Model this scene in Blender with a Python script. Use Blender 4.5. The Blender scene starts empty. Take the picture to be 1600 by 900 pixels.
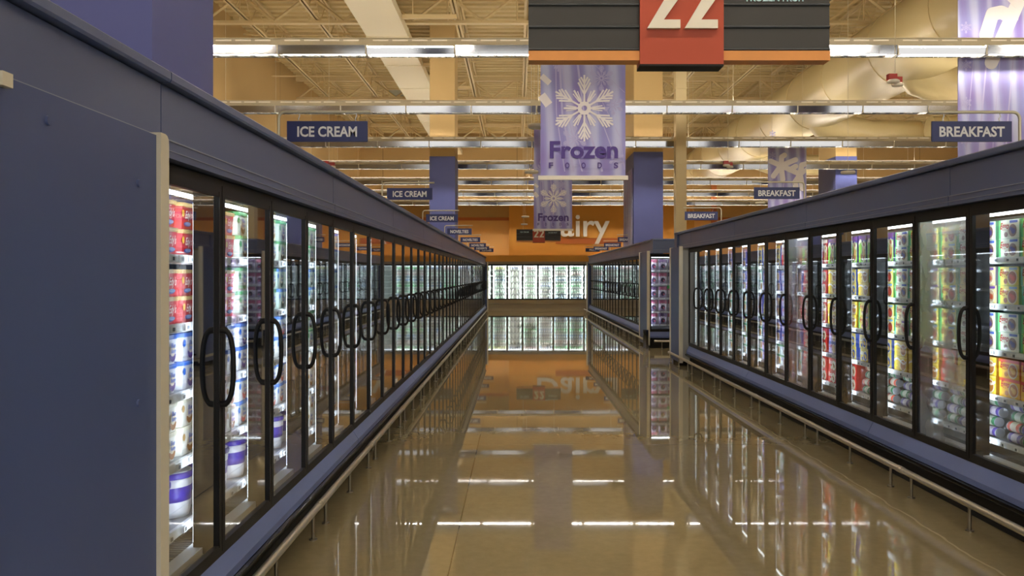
import bpy, math, random
from mathutils import Vector, Matrix
random.seed(22)
SC = bpy.context.scene
COL = SC.collection
PI = math.pi

# ------------------------------------------------------------------ camera, world, exposure
H = 1.65
cam_d = bpy.data.cameras.new('camera'); cam = bpy.data.objects.new('camera', cam_d); COL.objects.link(cam)
cam.location = (0, 0, H); cam.rotation_euler = (PI/2, 0, 0)
cam_d.sensor_width = 36; cam_d.lens = 1300/1600*36
cam_d.shift_x = -8/1600; cam_d.shift_y = -20/1600
cam_d.clip_start = .05; cam_d.clip_end = 200
SC.camera = cam
w = bpy.data.worlds.new('world'); SC.world = w; w.use_nodes = True
w.node_tree.nodes['Background'].inputs[0].default_value = (1.0, .93, .82, 1)
w.node_tree.nodes['Background'].inputs[1].default_value = 1.1
SC.view_settings.view_transform = 'Standard'; SC.view_settings.look = 'None'
SC.view_settings.gamma = 1; SC.view_settings.use_curve_mapping = False
SC.view_settings.exposure = 0.9
SC.cycles.use_denoising = True
SC.cycles.max_bounces = 8; SC.cycles.diffuse_bounces = 4; SC.cycles.glossy_bounces = 5
SC.cycles.transparent_max_bounces = 24; SC.cycles.transmission_bounces = 4
SC.cycles.sample_clamp_indirect = 6; SC.cycles.sample_clamp_direct = 0
SC.cycles.caustics_reflective = False; SC.cycles.caustics_refractive = False
TUBE_POWER = 75.0        # room fluorescent tubes
CASE_POWER = 5.6         # strips inside the freezer cases
DAIRY_POWER = 55.0

# ------------------------------------------------------------------ materials
def lin(c):
    if isinstance(c, str):
        c = tuple(int(c[i:i+2], 16)/255 for i in (0, 2, 4))
    return tuple(x/12.92 if x <= .04045 else ((x+.055)/1.055)**2.4 for x in c) + (1,)
MATS = {}
def mat(name, col, rough=.5, metal=0, emit=0, spec=.5, var=0, vscale=8, emit_col=None):
    if name in MATS: return MATS[name]
    m = bpy.data.materials.new(name); m.use_nodes = True; nt = m.node_tree
    p = nt.nodes['Principled BSDF']
    p.inputs['Base Color'].default_value = lin(col); p.inputs['Roughness'].default_value = rough
    p.inputs['Metallic'].default_value = metal; p.inputs['Specular IOR Level'].default_value = spec
    if emit:
        p.inputs['Emission Color'].default_value = lin(emit_col or col); p.inputs['Emission Strength'].default_value = emit
    if var:
        tc = nt.nodes.new('ShaderNodeTexCoord'); nz = nt.nodes.new('ShaderNodeTexNoise'); nz.inputs['Scale'].default_value = vscale
        nz.inputs['Detail'].default_value = 4
        hs = nt.nodes.new('ShaderNodeHueSaturation'); mr = nt.nodes.new('ShaderNodeMapRange')
        mr.inputs[3].default_value = 1-var; mr.inputs[4].default_value = 1+var
        nt.links.new(tc.outputs['Object'], nz.inputs['Vector']); nt.links.new(nz.outputs['Fac'], mr.inputs[0])
        nt.links.new(mr.outputs[0], hs.inputs['Value']); hs.inputs['Color'].default_value = lin(col)
        nt.links.new(hs.outputs[0], p.inputs['Base Color'])
    MATS[name] = m
    return m

blue_panel = mat('blue_panel', '44568a', .42, var=.03, vscale=2)
blue_header = mat('blue_header', '566692', .38, var=.03, vscale=2)
blue_kick = mat('blue_kick', '6476b0', .45)
painted_edge_glint = mat('painted_edge_glint', '8f9bb3', .4)  # pale grey-blue standing in for light caught on the header ledges
cream_trim = mat('cream_trim', 'e2decf', .45)
black = mat('black', '0e0e10', .5, spec=.3)
black_gloss = mat('black_gloss', '0c0c0e', .15)
dark_void = mat('dark_void', '0d0c0b', .8)
liner = mat('liner', 'b9bcbc', .5)
liner_top = mat('liner_top', '8d8371', .6)
shelf_white = mat('shelf_white', 'e6e9ee', .4)
wire_grey = mat('wire_grey', '9aa0a6', .35, .6)
tag_dark = mat('tag_dark', '5c6470', .6)
tag_white = mat('tag_white', 'f4f6fa', .6)
steel = mat('steel', 'b9b4a6', .3, .8, var=.05, vscale=20)
steel_post = mat('steel_post', '8f8778', .3, .9)
chrome = mat('chrome', 'a8acb4', .1, 1)
fixture = mat('fixture', 'd9cfb4', .5)
ceil_paint = mat('ceil_paint', 'd2bd8a', .65, var=.05, vscale=1.5)
joist_paint = mat('joist_paint', 'd6c193', .55)
duct_flat = mat('duct_flat', 'efe6c8', .5)
duct_round = mat('duct_round', 'd9c99a', .3, var=.03, vscale=1)
col_cream = mat('col_cream', 'cdb07a', .65, var=.03, vscale=1)
col_blue = mat('col_blue', '5a64a8', .5, var=.03, vscale=1)
navy = mat('navy', '1f2c66', .45)
sign_white = mat('sign_white', 'e4e8ee', .5)
char = mat('charcoal', '282725', .5)
char_rib = mat('charcoal_rib', '30363b', .35)
wood = mat('wood_band', 'd9924a', .45, var=.08, vscale=12)
sign_red = mat('sign_red', 'ae4426', .5, var=.03, vscale=3)
letter_cream = mat('letter_cream', 'e6e2d4', .5)
letter_blue = mat('letter_blue', 'b9dcea', .5)
alarm_red = mat('alarm_red', 'a31c14', .35)
white_plastic = mat('white_plastic', 'eeebe2', .4)
orange_wall = mat('orange_wall', 'dcb070', .7)
orange_deep = mat('orange_deep', 'cf9844', .65)
brown_stripe = mat('brown_stripe', 'a85f2a', .6)
silver = mat('silver', 'c9c7c0', .3, .5)
purple_ink = mat('purple_ink', '49348c', .5)
flake_white = mat('flake_white', 'eceaf2', .5)
flake_pale = mat('flake_pale', 'b7b5e4', .5)
post_cream = mat('post_cream', 'dccba0', .5)
canopy_lamp_m = mat('canopy_lamp_glow', 'ffffff', .5, emit=5, emit_col='f4f8ff')
led_m = mat('led_glow', 'ffffff', .5, emit=CASE_POWER, emit_col='e8f2ff')
dairy_led_m = mat('dairy_led_glow', 'ffffff', .5, emit=DAIRY_POWER, emit_col='f0fff4')
uplight_m = mat('uplight_glow', 'ffffff', .5, emit=7.0, emit_col='fff1dc')
tube_m = mat('tube_glow', 'ffffff', .5, emit=TUBE_POWER, emit_col='fff1dc')
slot_m = mat('slot_glow', 'efe6cf', .5, emit=.15, emit_col='fff0d8')

def nodes(name):
    m = bpy.data.materials.new(name); m.use_nodes = True; nt = m.node_tree
    return m, nt, nt.nodes, nt.links

def glass_mat(name, haze=0.0, tint=(.93, .96, .95)):
    m, nt, N, L = nodes(name); N.remove(N['Principled BSDF']); out = N['Material Output']
    lw = N.new('ShaderNodeLayerWeight'); lw.inputs['Blend'].default_value = .5
    pw = N.new('ShaderNodeMath'); pw.operation = 'POWER'; pw.inputs[1].default_value = 3.2; L.new(lw.outputs['Facing'], pw.inputs[0])
    r = N.new('ShaderNodeMath'); r.operation = 'MULTIPLY_ADD'; r.inputs[1].default_value = .94; r.inputs[2].default_value = .055; L.new(pw.outputs[0], r.inputs[0])
    a = N.new('ShaderNodeMath'); a.operation = 'MULTIPLY'; a.inputs[1].default_value = 2; L.new(r.outputs[0], a.inputs[0])
    b = N.new('ShaderNodeMath'); b.operation = 'ADD'; b.inputs[1].default_value = 1; L.new(r.outputs[0], b.inputs[0])
    c = N.new('ShaderNodeMath'); c.operation = 'DIVIDE'; L.new(a.outputs[0], c.inputs[0]); L.new(b.outputs[0], c.inputs[1])
    geo = N.new('ShaderNodeNewGeometry'); inv = N.new('ShaderNodeMath'); inv.operation = 'SUBTRACT'; inv.inputs[0].default_value = 1
    L.new(geo.outputs['Backfacing'], inv.inputs[1])
    f = N.new('ShaderNodeMath'); f.operation = 'MULTIPLY'; L.new(c.outputs[0], f.inputs[0]); L.new(inv.outputs[0], f.inputs[1])
    tr = N.new('ShaderNodeBsdfTransparent'); tr.inputs[0].default_value = tint+(1,)
    gl = N.new('ShaderNodeBsdfGlossy'); gl.inputs['Roughness'].default_value = .02; gl.inputs['Color'].default_value = (.93, .95, 1, 1)
    base = tr
    if haze:
        tc = N.new('ShaderNodeTexCoord'); nz = N.new('ShaderNodeTexNoise'); nz.inputs['Scale'].default_value = 2.2; nz.inputs['Detail'].default_value = 3
        L.new(tc.outputs['Object'], nz.inputs['Vector'])
        mr = N.new('ShaderNodeMapRange'); mr.inputs[1].default_value = .35; mr.inputs[2].default_value = .62; mr.inputs[3].default_value = haze*.35; mr.inputs[4].default_value = haze
        L.new(nz.outputs['Fac'], mr.inputs[0])
        df = N.new('ShaderNodeBsdfTranslucent'); df.inputs[0].default_value = (.8, .84, .86, 1)
        mh = N.new('ShaderNodeMixShader'); L.new(mr.outputs[0], mh.inputs[0]); L.new(tr.outputs[0], mh.inputs[1]); L.new(df.outputs[0], mh.inputs[2]); base = mh
    mx = N.new('ShaderNodeMixShader'); L.new(f.outputs[0], mx.inputs[0]); L.new(base.outputs[0], mx.inputs[1]); L.new(gl.outputs[0], mx.inputs[2])
    L.new(mx.outputs[0], out.inputs[0])
    return m
glass = glass_mat('door_glass')
glass_foggy = glass_mat('door_glass_foggy', .42)
glass_dairy = glass_mat('dairy_glass')

def floor_mat():
    m, nt, N, L = nodes('polished_concrete'); p = N['Principled BSDF']
    tc = N.new('ShaderNodeTexCoord')
    n1 = N.new('ShaderNodeTexNoise'); n1.inputs['Scale'].default_value = .55; n1.inputs['Detail'].default_value = 6; L.new(tc.outputs['Object'], n1.inputs['Vector'])
    n2 = N.new('ShaderNodeTexNoise'); n2.inputs['Scale'].default_value = 14; n2.inputs['Detail'].default_value = 8; n2.inputs['Roughness'].default_value = .7; L.new(tc.outputs['Object'], n2.inputs['Vector'])
    cr = N.new('ShaderNodeValToRGB'); e = cr.color_ramp.elements
    e[0].position = .3; e[0].color = lin('82785d'); e[1].position = .72; e[1].color = lin('9c9071')
    mixf = N.new('ShaderNodeMath'); mixf.operation = 'MULTIPLY_ADD'; mixf.inputs[1].default_value = .45; L.new(n2.outputs['Fac'], mixf.inputs[0])
    h1 = N.new('ShaderNodeMath'); h1.operation = 'MULTIPLY'; h1.inputs[1].default_value = .55; L.new(n1.outputs['Fac'], h1.inputs[0]); L.new(h1.outputs[0], mixf.inputs[2])
    L.new(mixf.outputs[0], cr.inputs[0])
    # saw-cut joints
    sx = N.new('ShaderNodeSeparateXYZ'); L.new(tc.outputs['Object'], sx.inputs[0])
    def line(sock, off, period, wd):
        a = N.new('ShaderNodeMath'); a.operation = 'ADD'; a.inputs[1].default_value = off; L.new(sock, a.inputs[0])
        b = N.new('ShaderNodeMath'); b.operation = 'PINGPONG'; b.inputs[1].default_value = period/2; L.new(a.outputs[0], b.inputs[0])
        c = N.new('ShaderNodeMath'); c.operation = 'LESS_THAN'; c.inputs[1].default_value = wd; L.new(b.outputs[0], c.inputs[0]); return c
    la = line(sx.outputs['X'], .38, 4.6, .0035); lb = line(sx.outputs['Y'], 1.1, 4.6, .0035)
    lb2 = N.new('ShaderNodeMath'); lb2.operation = 'MULTIPLY'; lb2.inputs[1].default_value = .25; L.new(lb.outputs[0], lb2.inputs[0])
    mx = N.new('ShaderNodeMath'); mx.operation = 'MAXIMUM'; L.new(la.outputs[0], mx.inputs[0]); L.new(lb2.outputs[0], mx.inputs[1])
    mc = N.new('ShaderNodeMixRGB'); L.new(mx.outputs[0], mc.inputs[0]); L.new(cr.outputs[0], mc.inputs[1]); mc.inputs[2].default_value = lin('4a3f2c')
    L.new(mc.outputs[0], p.inputs['Base Color'])
    rr = N.new('ShaderNodeMapRange'); rr.inputs[1].default_value = .3; rr.inputs[2].default_value = .7; rr.inputs[3].default_value = .012; rr.inputs[4].default_value = .035
    L.new(n1.outputs['Fac'], rr.inputs[0])
    # unburnished strip beside the right hand rail, with its lighter wavy edge
    wn = N.new('ShaderNodeTexNoise'); wn.inputs['Scale'].default_value = 2.5; L.new(tc.outputs['Object'], wn.inputs['Vector'])
    wx = N.new('ShaderNodeMath'); wx.operation = 'MULTIPLY_ADD'; wx.inputs[1].default_value = .10; L.new(wn.outputs['Fac'], wx.inputs[0]); L.new(sx.outputs['X'], wx.inputs[2])
    st = N.new('ShaderNodeMath'); st.operation = 'GREATER_THAN'; st.inputs[1].default_value = 2.73; L.new(wx.outputs[0], st.inputs[0])
    ra = N.new('ShaderNodeMath'); ra.operation = 'MULTIPLY_ADD'; ra.inputs[1].default_value = .04; L.new(st.outputs[0], ra.inputs[0]); L.new(rr.outputs[0], ra.inputs[2])
    L.new(ra.outputs[0], p.inputs['Roughness'])
    cp = N.new('ShaderNodeMath'); cp.operation = 'COMPARE'; cp.inputs[1].default_value = 2.73; cp.inputs[2].default_value = .008; L.new(wx.outputs[0], cp.inputs[0])
    c5 = N.new('ShaderNodeMath'); c5.operation = 'MULTIPLY'; c5.inputs[1].default_value = .5; L.new(cp.outputs[0], c5.inputs[0])
    me_ = N.new('ShaderNodeMixRGB'); L.new(c5.outputs[0], me_.inputs[0]); L.new(mc.outputs[0], me_.inputs[1]); me_.inputs[2].default_value = lin('cfc6a8')
    L.new(me_.outputs[0], p.inputs['Base Color'])
    p.inputs['IOR'].default_value = 1.7
    n3 = N.new('ShaderNodeTexNoise'); n3.inputs['Scale'].default_value = 1.3; n3.inputs['Detail'].default_value = 2; L.new(tc.outputs['Object'], n3.inputs['Vector'])
    bp = N.new('ShaderNodeBump'); bp.inputs['Strength'].default_value = .05; bp.inputs['Distance'].default_value = .002
    L.new(n3.outputs['Fac'], bp.inputs['Height']); L.new(bp.outputs[0], p.inputs['Normal'])
    return m

def wall_mat(name, col, period, off, axis='Y'):
    m, nt, N, L = nodes(name); p = N['Principled BSDF']; p.inputs['Roughness'].default_value = .75
    tc = N.new('ShaderNodeTexCoord'); sx = N.new('ShaderNodeSeparateXYZ'); L.new(tc.outputs['Object'], sx.inputs[0])
    a = N.new('ShaderNodeMath'); a.operation = 'ADD'; a.inputs[1].default_value = off; L.new(sx.outputs[axis], a.inputs[0])
    b = N.new('ShaderNodeMath'); b.operation = 'PINGPONG'; b.inputs[1].default_value = period/2; L.new(a.outputs[0], b.inputs[0])
    c = N.new('ShaderNodeMath'); c.operation = 'LESS_THAN'; c.inputs[1].default_value = .02; L.new(b.outputs[0], c.inputs[0])
    nz = N.new('ShaderNodeTexNoise'); nz.inputs['Scale'].default_value = .4; L.new(tc.outputs['Object'], nz.inputs['Vector'])
    cr = N.new('ShaderNodeValToRGB'); e = cr.color_ramp.elements; l = lin(col)
    e[0].position = .3; e[0].color = tuple(x*.93 for x in l[:3])+(1,); e[1].position = .7; e[1].color = tuple(min(1, x*1.05) for x in l[:3])+(1,)
    L.new(nz.outputs['Fac'], cr.inputs[0])
    mc = N.new('ShaderNodeMixRGB'); L.new(c.outputs[0], mc.inputs[0]); L.new(cr.outputs[0], mc.inputs[1]); mc.inputs[2].default_value = tuple(x*.55 for x in l[:3])+(1,)
    L.new(mc.outputs[0], p.inputs['Base Color'])
    return m

def banner_mat():
    m, nt, N, L = nodes('banner_print'); p = N['Principled BSDF']; p.inputs['Roughness'].default_value = .55
    tc = N.new('ShaderNodeTexCoord')
    mp = N.new('ShaderNodeMapping'); mp.inputs['Rotation'].default_value = (0, .35, 0); mp.inputs['Scale'].default_value = (2.2, 1, .35); L.new(tc.outputs['Object'], mp.inputs[0])
    wv = N.new('ShaderNodeTexWave'); wv.inputs['Scale'].default_value = .55; wv.inputs['Distortion'].default_value = 5; wv.inputs['Detail'].default_value = 2; L.new(mp.outputs[0], wv.inputs[0])
    nz = N.new('ShaderNodeTexNoise'); nz.inputs['Scale'].default_value = 1.5; L.new(tc.outputs['Object'], nz.inputs['Vector'])
    c1 = N.new('ShaderNodeValToRGB'); e = c1.color_ramp.elements; e[0].position = .1; e[0].color = lin('857ccc'); e[1].position = .95; e[1].color = lin('d6def8')
    k = c1.color_ramp.elements.new(.55); k.color = lin('9c9edc')
    L.new(wv.outputs['Fac'], c1.inputs[0])
    c2 = N.new('ShaderNodeValToRGB'); e = c2.color_ramp.elements; e[0].position = .35; e[0].color = lin('9482cc'); e[1].position = .65; e[1].color = lin('a3b0ea')
    L.new(nz.outputs['Fac'], c2.inputs[0])
    mx = N.new('ShaderNodeMixRGB'); mx.inputs[0].default_value = .5; L.new(c1.outputs[0], mx.inputs[1]); L.new(c2.outputs[0], mx.inputs[2])
    L.new(mx.outputs[0], p.inputs['Base Color'])
    return m
banner_m = banner_mat()

# ------------------------------------------------------------------ mesh builder
class MB:
    def __init__(s): s.v = []; s.f = []; s.mi = []; s.mats = []; s.sm = []
    def _m(s, m):
        if m not in s.mats: s.mats.append(m)
        return s.mats.index(m)
    def add(s, vs, fs, m, smooth=False):
        o = len(s.v); s.v += [tuple(v) for v in vs]; i = s._m(m)
        for f in fs: s.f.append(tuple(o+k for k in f)); s.mi.append(i); s.sm.append(smooth)
        return s
    def box(s, x0, x1, y0, y1, z0, z1, m):
        vs = [(x, y, z) for x in (x0, x1) for y in (y0, y1) for z in (z0, z1)]
        return s.add(vs, [(0, 1, 3, 2), (4, 6, 7, 5), (0, 4, 5, 1), (2, 3, 7, 6), (0, 2, 6, 4), (1, 5, 7, 3)], m)
    def prism(s, prof, y0, y1, m, axis='y'):
        n = len(prof)
        def P(a, t, b): return (a, t, b) if axis == 'y' else ((t, a, b) if axis == 'x' else (a, b, t))
        vs = [P(a, y0, b) for a, b in prof]+[P(a, y1, b) for a, b in prof]
        fs = [(i, (i+1) % n, n+(i+1) % n, n+i) for i in range(n)]+[tuple(range(n-1, -1, -1)), tuple(range(n, 2*n))]
        return s.add(vs, fs, m)
    def tube(s, pts, r, m, n=8, caps=True, smooth=True):
        pts = [Vector(p) for p in pts]; rs = r if isinstance(r, (list, tuple)) else [r]*len(pts)
        rings = []; up = None
        for i, p in enumerate(pts):
            d = (pts[min(i+1, len(pts)-1)]-pts[max(i-1, 0)]).normalized()
            if up is None: up = Vector((0, 0, 1)) if abs(d.z) < .9 else Vector((1, 0, 0))
            a = d.cross(up); a = a.normalized() if a.length > 1e-6 else d.orthogonal().normalized(); b = a.cross(d).normalized(); up = b
            rings.append([p+(a*math.cos(2*PI*k/n)+b*math.sin(2*PI*k/n))*rs[i] for k in range(n)])
        vs = [v for rg in rings for v in rg]; fs = []
        for i in range(len(pts)-1):
            for k in range(n): fs.append((i*n+k, i*n+(k+1) % n, (i+1)*n+(k+1) % n, (i+1)*n+k))
        s.add(vs, fs, m, smooth)
        if caps:
            s.add(rings[0], [tuple(range(n-1, -1, -1))], m); s.add(rings[-1], [tuple(range(n))], m)
        return s
    def lathe(s, prof, m, n=14, c=(0, 0), smooth=True):
        vs = []; fs = []
        for r, z in prof:
            for k in range(n): vs.append((c[0]+r*math.cos(2*PI*k/n), c[1]+r*math.sin(2*PI*k/n), z))
        for i in range(len(prof)-1):
            for k in range(n): fs.append((i*n+k, i*n+(k+1) % n, (i+1)*n+(k+1) % n, (i+1)*n+k))
        fs.append(tuple(range(n-1, -1, -1))); fs.append(tuple((len(prof)-1)*n+k for k in range(n)))
        return s.add(vs, fs, m, smooth)
    def build(s, name, parent=None):
        me = bpy.data.meshes.new(name); me.from_pydata(s.v, [], s.f)
        for m in s.mats: me.materials.append(m)
        me.polygons.foreach_set('material_index', s.mi); me.polygons.foreach_set('use_smooth', s.sm); me.update()
        o = bpy.data.objects.new(name, me); COL.objects.link(o)
        if parent: o.parent = parent
        return o

def tag(o, label, cat=None, group=None, kind=None):
    if label: o['label'] = label
    if cat: o['category'] = cat
    if group: o['group'] = group
    if kind: o['kind'] = kind
    return o
def empty(name, loc=(0, 0, 0), rz=0):
    o = bpy.data.objects.new(name, None); COL.objects.link(o); o.location = loc; o.rotation_euler = (0, 0, rz); o.empty_display_size = .1
    return o
def kids(o): return [c for c in ALLK.get(o.name, [])]
ALLK = {}
def copy_tree(o, parent=None):
    c = o.copy(); COL.objects.link(c); c.parent = parent
    for ch in o.children: copy_tree(ch, c)
    return c

TXT = {}
def glyphs(s, size=1.0, extrude=0.0, offset=0.0):
    """verts/faces of a flat text, x right, y up, centred on x, baseline at 0"""
    key = (s, extrude, offset)
    if key not in TXT:
        cu = bpy.data.curves.new('lettering', 'FONT'); cu.body = s; cu.size = 1; cu.align_x = 'CENTER'; cu.extrude = extrude; cu.offset = offset; cu.resolution_u = 3
        ob = bpy.data.objects.new('lettering', cu); COL.objects.link(ob)
        bpy.context.view_layer.update()
        me = bpy.data.meshes.new_from_object(ob.evaluated_get(bpy.context.evaluated_depsgraph_get()))
        TXT[key] = ([tuple(v.co) for v in me.vertices], [tuple(p.vertices) for p in me.polygons])
        bpy.data.objects.remove(ob); bpy.data.curves.remove(cu); bpy.data.meshes.remove(me)
    vs, fs = TXT[key]
    return [(x*size, y*size, z) for x, y, z in vs], fs
def text_front(mb, s, x, y, z, width, m, extrude=.004, bold=.02, height=None):
    """text facing -Y, centred at x, baseline z, scaled to width (and height of capitals)"""
    vs, fs = glyphs(s, 1, extrude, bold)
    xs = [v[0] for v in vs]; k = width/(max(xs)-min(xs)); cx = (max(xs)+min(xs))/2
    ky = height/max(v[1] for v in vs) if height else k
    mb.add([(x+(a-cx)*k, y-c, z+b*ky) for a, b, c in vs], fs, m)
def text_side(mb, s, x, y, z, width, m, height=None, slant=0):
    """text facing -X (local front of a product), centred at y"""
    vs, fs = glyphs(s, 1, 0, .02)
    xs = [v[0] for v in vs]; k = width/(max(xs)-min(xs)); cx = (max(xs)+min(xs))/2
    ky = height/max(v[1] for v in vs) if height else k
    mb.add([(x, y-((a-cx)*k+slant*b*ky), z+b*ky) for a, b, c in vs], fs, m)

ORD = ['first', 'second', 'third', 'fourth', 'fifth', 'sixth', 'seventh', 'eighth', 'ninth', 'tenth', 'eleventh', 'twelfth', 'thirteenth',
       'fourteenth', 'fifteenth', 'sixteenth', 'seventeenth', 'eighteenth', 'nineteenth', 'twentieth', 'twenty-first', 'twenty-second', 'twenty-third', 'twenty-fourth', 'twenty-fifth']
SHELF_WORD = ['bottom', 'fourth', 'third', 'second', 'top']

# ------------------------------------------------------------------ room shell
XL, XR, YB, YF, ZC = -8.2, 24.0, 43.4, -14.0, 9.05
tag(MB().box(XL-.2, XR, YF, YB+.3, -.2, 0, floor_mat()).build('floor'), 'polished tan concrete floor with saw cut joints', None, None, 'structure')
wl = wall_mat('tan_wall_panels', 'c0a26c', 8.4, -3.6, 'Y')
tag(MB().box(XL-.2, XL, YF, YB+.3, 0, ZC+.2, wl).build('wall_left'), 'tall tan panel wall beyond the ice cream cases', None, None, 'structure')
wb = wall_mat('tan_back_wall', 'ae8f5c', 7.0, 0, 'X')
b = MB(); b.box(XL, XR, YB, YB+.2, 4.62, ZC+.2, wb)
b.box(XL, XR, YB, YB+.2, 0, 4.5, orange_wall)
b.box(XL, XR, YB-.04, YB+.2, 4.5, 4.66, brown_stripe)
tag(b.build('wall_back'), 'back wall, tan above and orange below a brown stripe', None, None, 'structure')
b = MB(); b.box(10.1, 10.38, YB-.12, YB-.04, 2.2, 6.4, brown_stripe)
tag(b.build('trim_1'), 'narrow red brown vertical pilaster on the back wall', None, None, 'structure')
tag(MB().box(XR, XR+.2, YF, YB+.3, 0, ZC+.2, col_cream).build('wall_right'), 'tan side wall far across the store', None, None, 'structure')
# deck: trapezoid ribs running across
prof = []; y = YF
while y < YB+.3:
    prof += [(y, ZC), (y+.18, ZC), (y+.22, ZC+.07), (y+.34, ZC+.07), (y+.38, ZC)]; y += .38
vs = [(XL-.2, a, c) for a, c in prof]+[(XR+.2, a, c) for a, c in prof]; n = len(prof)
b = MB(); b.add(vs, [(i, i+1, n+i+1, n+i) for i in range(n-1)], ceil_paint)
b.box(XL-.2, XR+.2, YF, YB+.3, ZC+.07, ZC+.2, ceil_paint)
tag(b.build('ceiling'), 'ribbed cream metal roof deck', None, None, 'structure')

def bar(mb, p, q, t, m):
    mb.tube([p, q], t, m, 4, False, False)
JB = H+6.62     # underside of joists
def joist(x, y0, y1, idx):
    root = empty('ceiling_joist', (x, 0, 0))
    tag(root, f'cream steel bar joist running down the store, {ORD[idx]} from the tan side wall', 'joist', 'bar joists under the roof deck', 'structure')
    b = MB()
    for s in (-1, 1):
        b.box(s*.012, s*.075, y0, y1, JB, JB+.012, joist_paint); b.box(s*.012, s*.022, y0, y1, JB, JB+.07, joist_paint)
    b.build('bottom_chord', root)
    b = MB()
    for s in (-1, 1): b.box(s*.012, s*.07, y0, y1, ZC-.07, ZC-.005, joist_paint)
    b.build('top_chord', root)
    b = MB(); y = y0+.3; k = 0
    while y+.62 < y1:
        a, c = (JB+.04, ZC-.05) if k % 2 == 0 else (ZC-.05, JB+.04)
        bar(b, (0, y, a), (0, y+.62, c), .014, joist_paint); y += .62; k += 1
    b.build('web', root)
jx = [.04*6.62+i*1.82 for i in range(-4, 12)]
for i, x in enumerate(jx): joist(x, 8.0, YB, i)
def girder(y, idx):
    root = empty('roof_girder', (0, y, 0))
    tag(root, f'cream truss girder crossing the store, {ORD[idx]} from the entrance end', 'girder', 'truss girders under the roof deck', 'structure')
    b = MB(); b.box(XL, XR, -.09, .09, JB-.1, JB-.085, joist_paint); b.box(XL, XR, -.02, .02, JB-.085, JB-.01, joist_paint); b.build('bottom_chord', root)
    b = MB(); b.box(XL, XR, -.08, .08, ZC-.2, ZC-.08, joist_paint); b.build('top_chord', root)
    b = MB(); x = XL+.1; k = 0
    while x+.9 < XR:
        a, c = (JB-.03, ZC-.12) if k % 2 == 0 else (ZC-.12, JB-.03)
        bar(b, (x, 0, a), (x+.9, 0, c), .04, joist_paint)
        if k % 2 == 0: bar(b, (x+.9, 0, ZC-.12), (x+.9, 0, JB-.05), .022, joist_paint)
        x += .9; k += 1
    b.build('web', root)
for i, y in enumerate((12.2, 21.6, 30.9, 40.2)): girder(y, i)
# bridging lines across joists
for i, y in enumerate((15.2, 18.4, 24.6, 27.8, 34.0, 37.2)):
    b = MB(); b.box(XL, XR, y-.02, y+.02, JB+.01, JB+.05, joist_paint); b.box(XL, XR, y+.3, y+.33, ZC-.2, ZC-.16, joist_paint)
    tag(b.build('bridging_angle'), f'thin cream bridging angle across the joists, {ORD[i]} of six from the entrance end', 'bridging', 'bridging angles', 'structure')
# flat rectangular duct
b = MB(); dx0, dx1 = -3.97, -2.88
b.box(dx0, dx1, 5.5, YB-.01, H+6.3, H+6.52, duct_flat)
y = 6.7
while y < YB: b.box(dx0-.02, dx1+.02, y, y+.05, H+6.285, H+6.53, duct_flat); y += 3.05
tag(b.build('flat_duct'), 'long flat cream rectangular duct under the roof trusses', 'duct')
# struts right of the flat duct
for i, (yy, xx) in enumerate(((20.6, -1.5), (25.3, -1.7), (28.4, -1.6), (33.0, -1.3))):
    b = MB(); b.box(-2.86, xx, yy, yy+.09, H+6.36, H+6.46, joist_paint)
    for q in (-2.6, xx-.15): b.box(q, q+.02, yy+.03, yy+.05, H+6.46, JB+.3, joist_paint)
    tag(b.build('strut_channel'), f'short cream strut channel beside the flat duct, {ORD[i]} along it', 'strut', 'struts beside the flat duct')
# dark skylight-like patches in the deck
for i, (x, y) in enumerate(((-6.1, 20.8), (-5.2, 33.0))):
    b = MB(); b.box(x, x+1.3, y, y+1.3, ZC-.02, ZC+.01, mat('skylight_grey', '7d8470', .4))
    b.box(x-.06, x+1.36, y-.06, y, ZC-.05, ZC, joist_paint); b.box(x-.06, x+1.36, y+1.3, y+1.36, ZC-.05, ZC, joist_paint)
    tag(b.build('roof_hatch'), 'small grey roof hatch in the deck ' + ('above the ice cream signs' if i == 0 else 'near the back wall'), 'hatch')
# big round duct with branches
R = .97; DX, DZ = 9.55, H+5.6
root = empty('round_duct', (DX, 0, 0)); tag(root, 'huge round cream duct running down the store under the joists', 'duct')
b = MB(); b.tube([(0, 6.0, DZ), (0, YB-.3, DZ)], R, duct_round, 40, True); b.build('trunk_pipe', root)
yy = 8.2
while yy < YB-1:
    b = MB(); b.tube([(0, yy, DZ), (0, yy+.07, DZ)], R+.02, duct_round, 40, True); b.build('flange', root); yy += 3.05
for yy in (14.6, 20.2, 26.5, 34.0):
    c = MB(); pts = []; 
    for k in range(7):
        a = k/6*PI/2; pts.append((1.2-1.2*math.cos(a)+.1*0, yy, DZ-.35-.75*math.sin(a)))
    pts = [(-.1, yy-.2, DZ-.2), (.35, yy-.1, DZ-.75), (.95, yy, DZ-1.02), (1.7, yy, DZ-1.1), (3.2, yy, DZ-1.1)]
    c.tube(pts, [.62, .6, .5, .42, .42], duct_round, 28, True); c.build('branch_pipe', root)
for i, (x, yb, zz, r) in enumerate(((13.2, 19.0, H+4.6, .5), (14.6, 25.0, H+4.4, .5))):
    b = MB(); b.tube([(x-2.2, yb, zz), (x+6, yb, zz)], r*.75, duct_round, 24, True)
    for q in range(4): b.tube([(x-1.8+q*2, yb, zz), (x-1.74+q*2, yb, zz)], r*.75+.03, duct_round, 24, True)
    tag(b.build('branch_duct'), 'long cream branch duct running crosswise ' + ('over the far breakfast banner' if i == 0 else 'further toward the back wall'), 'duct')

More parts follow.
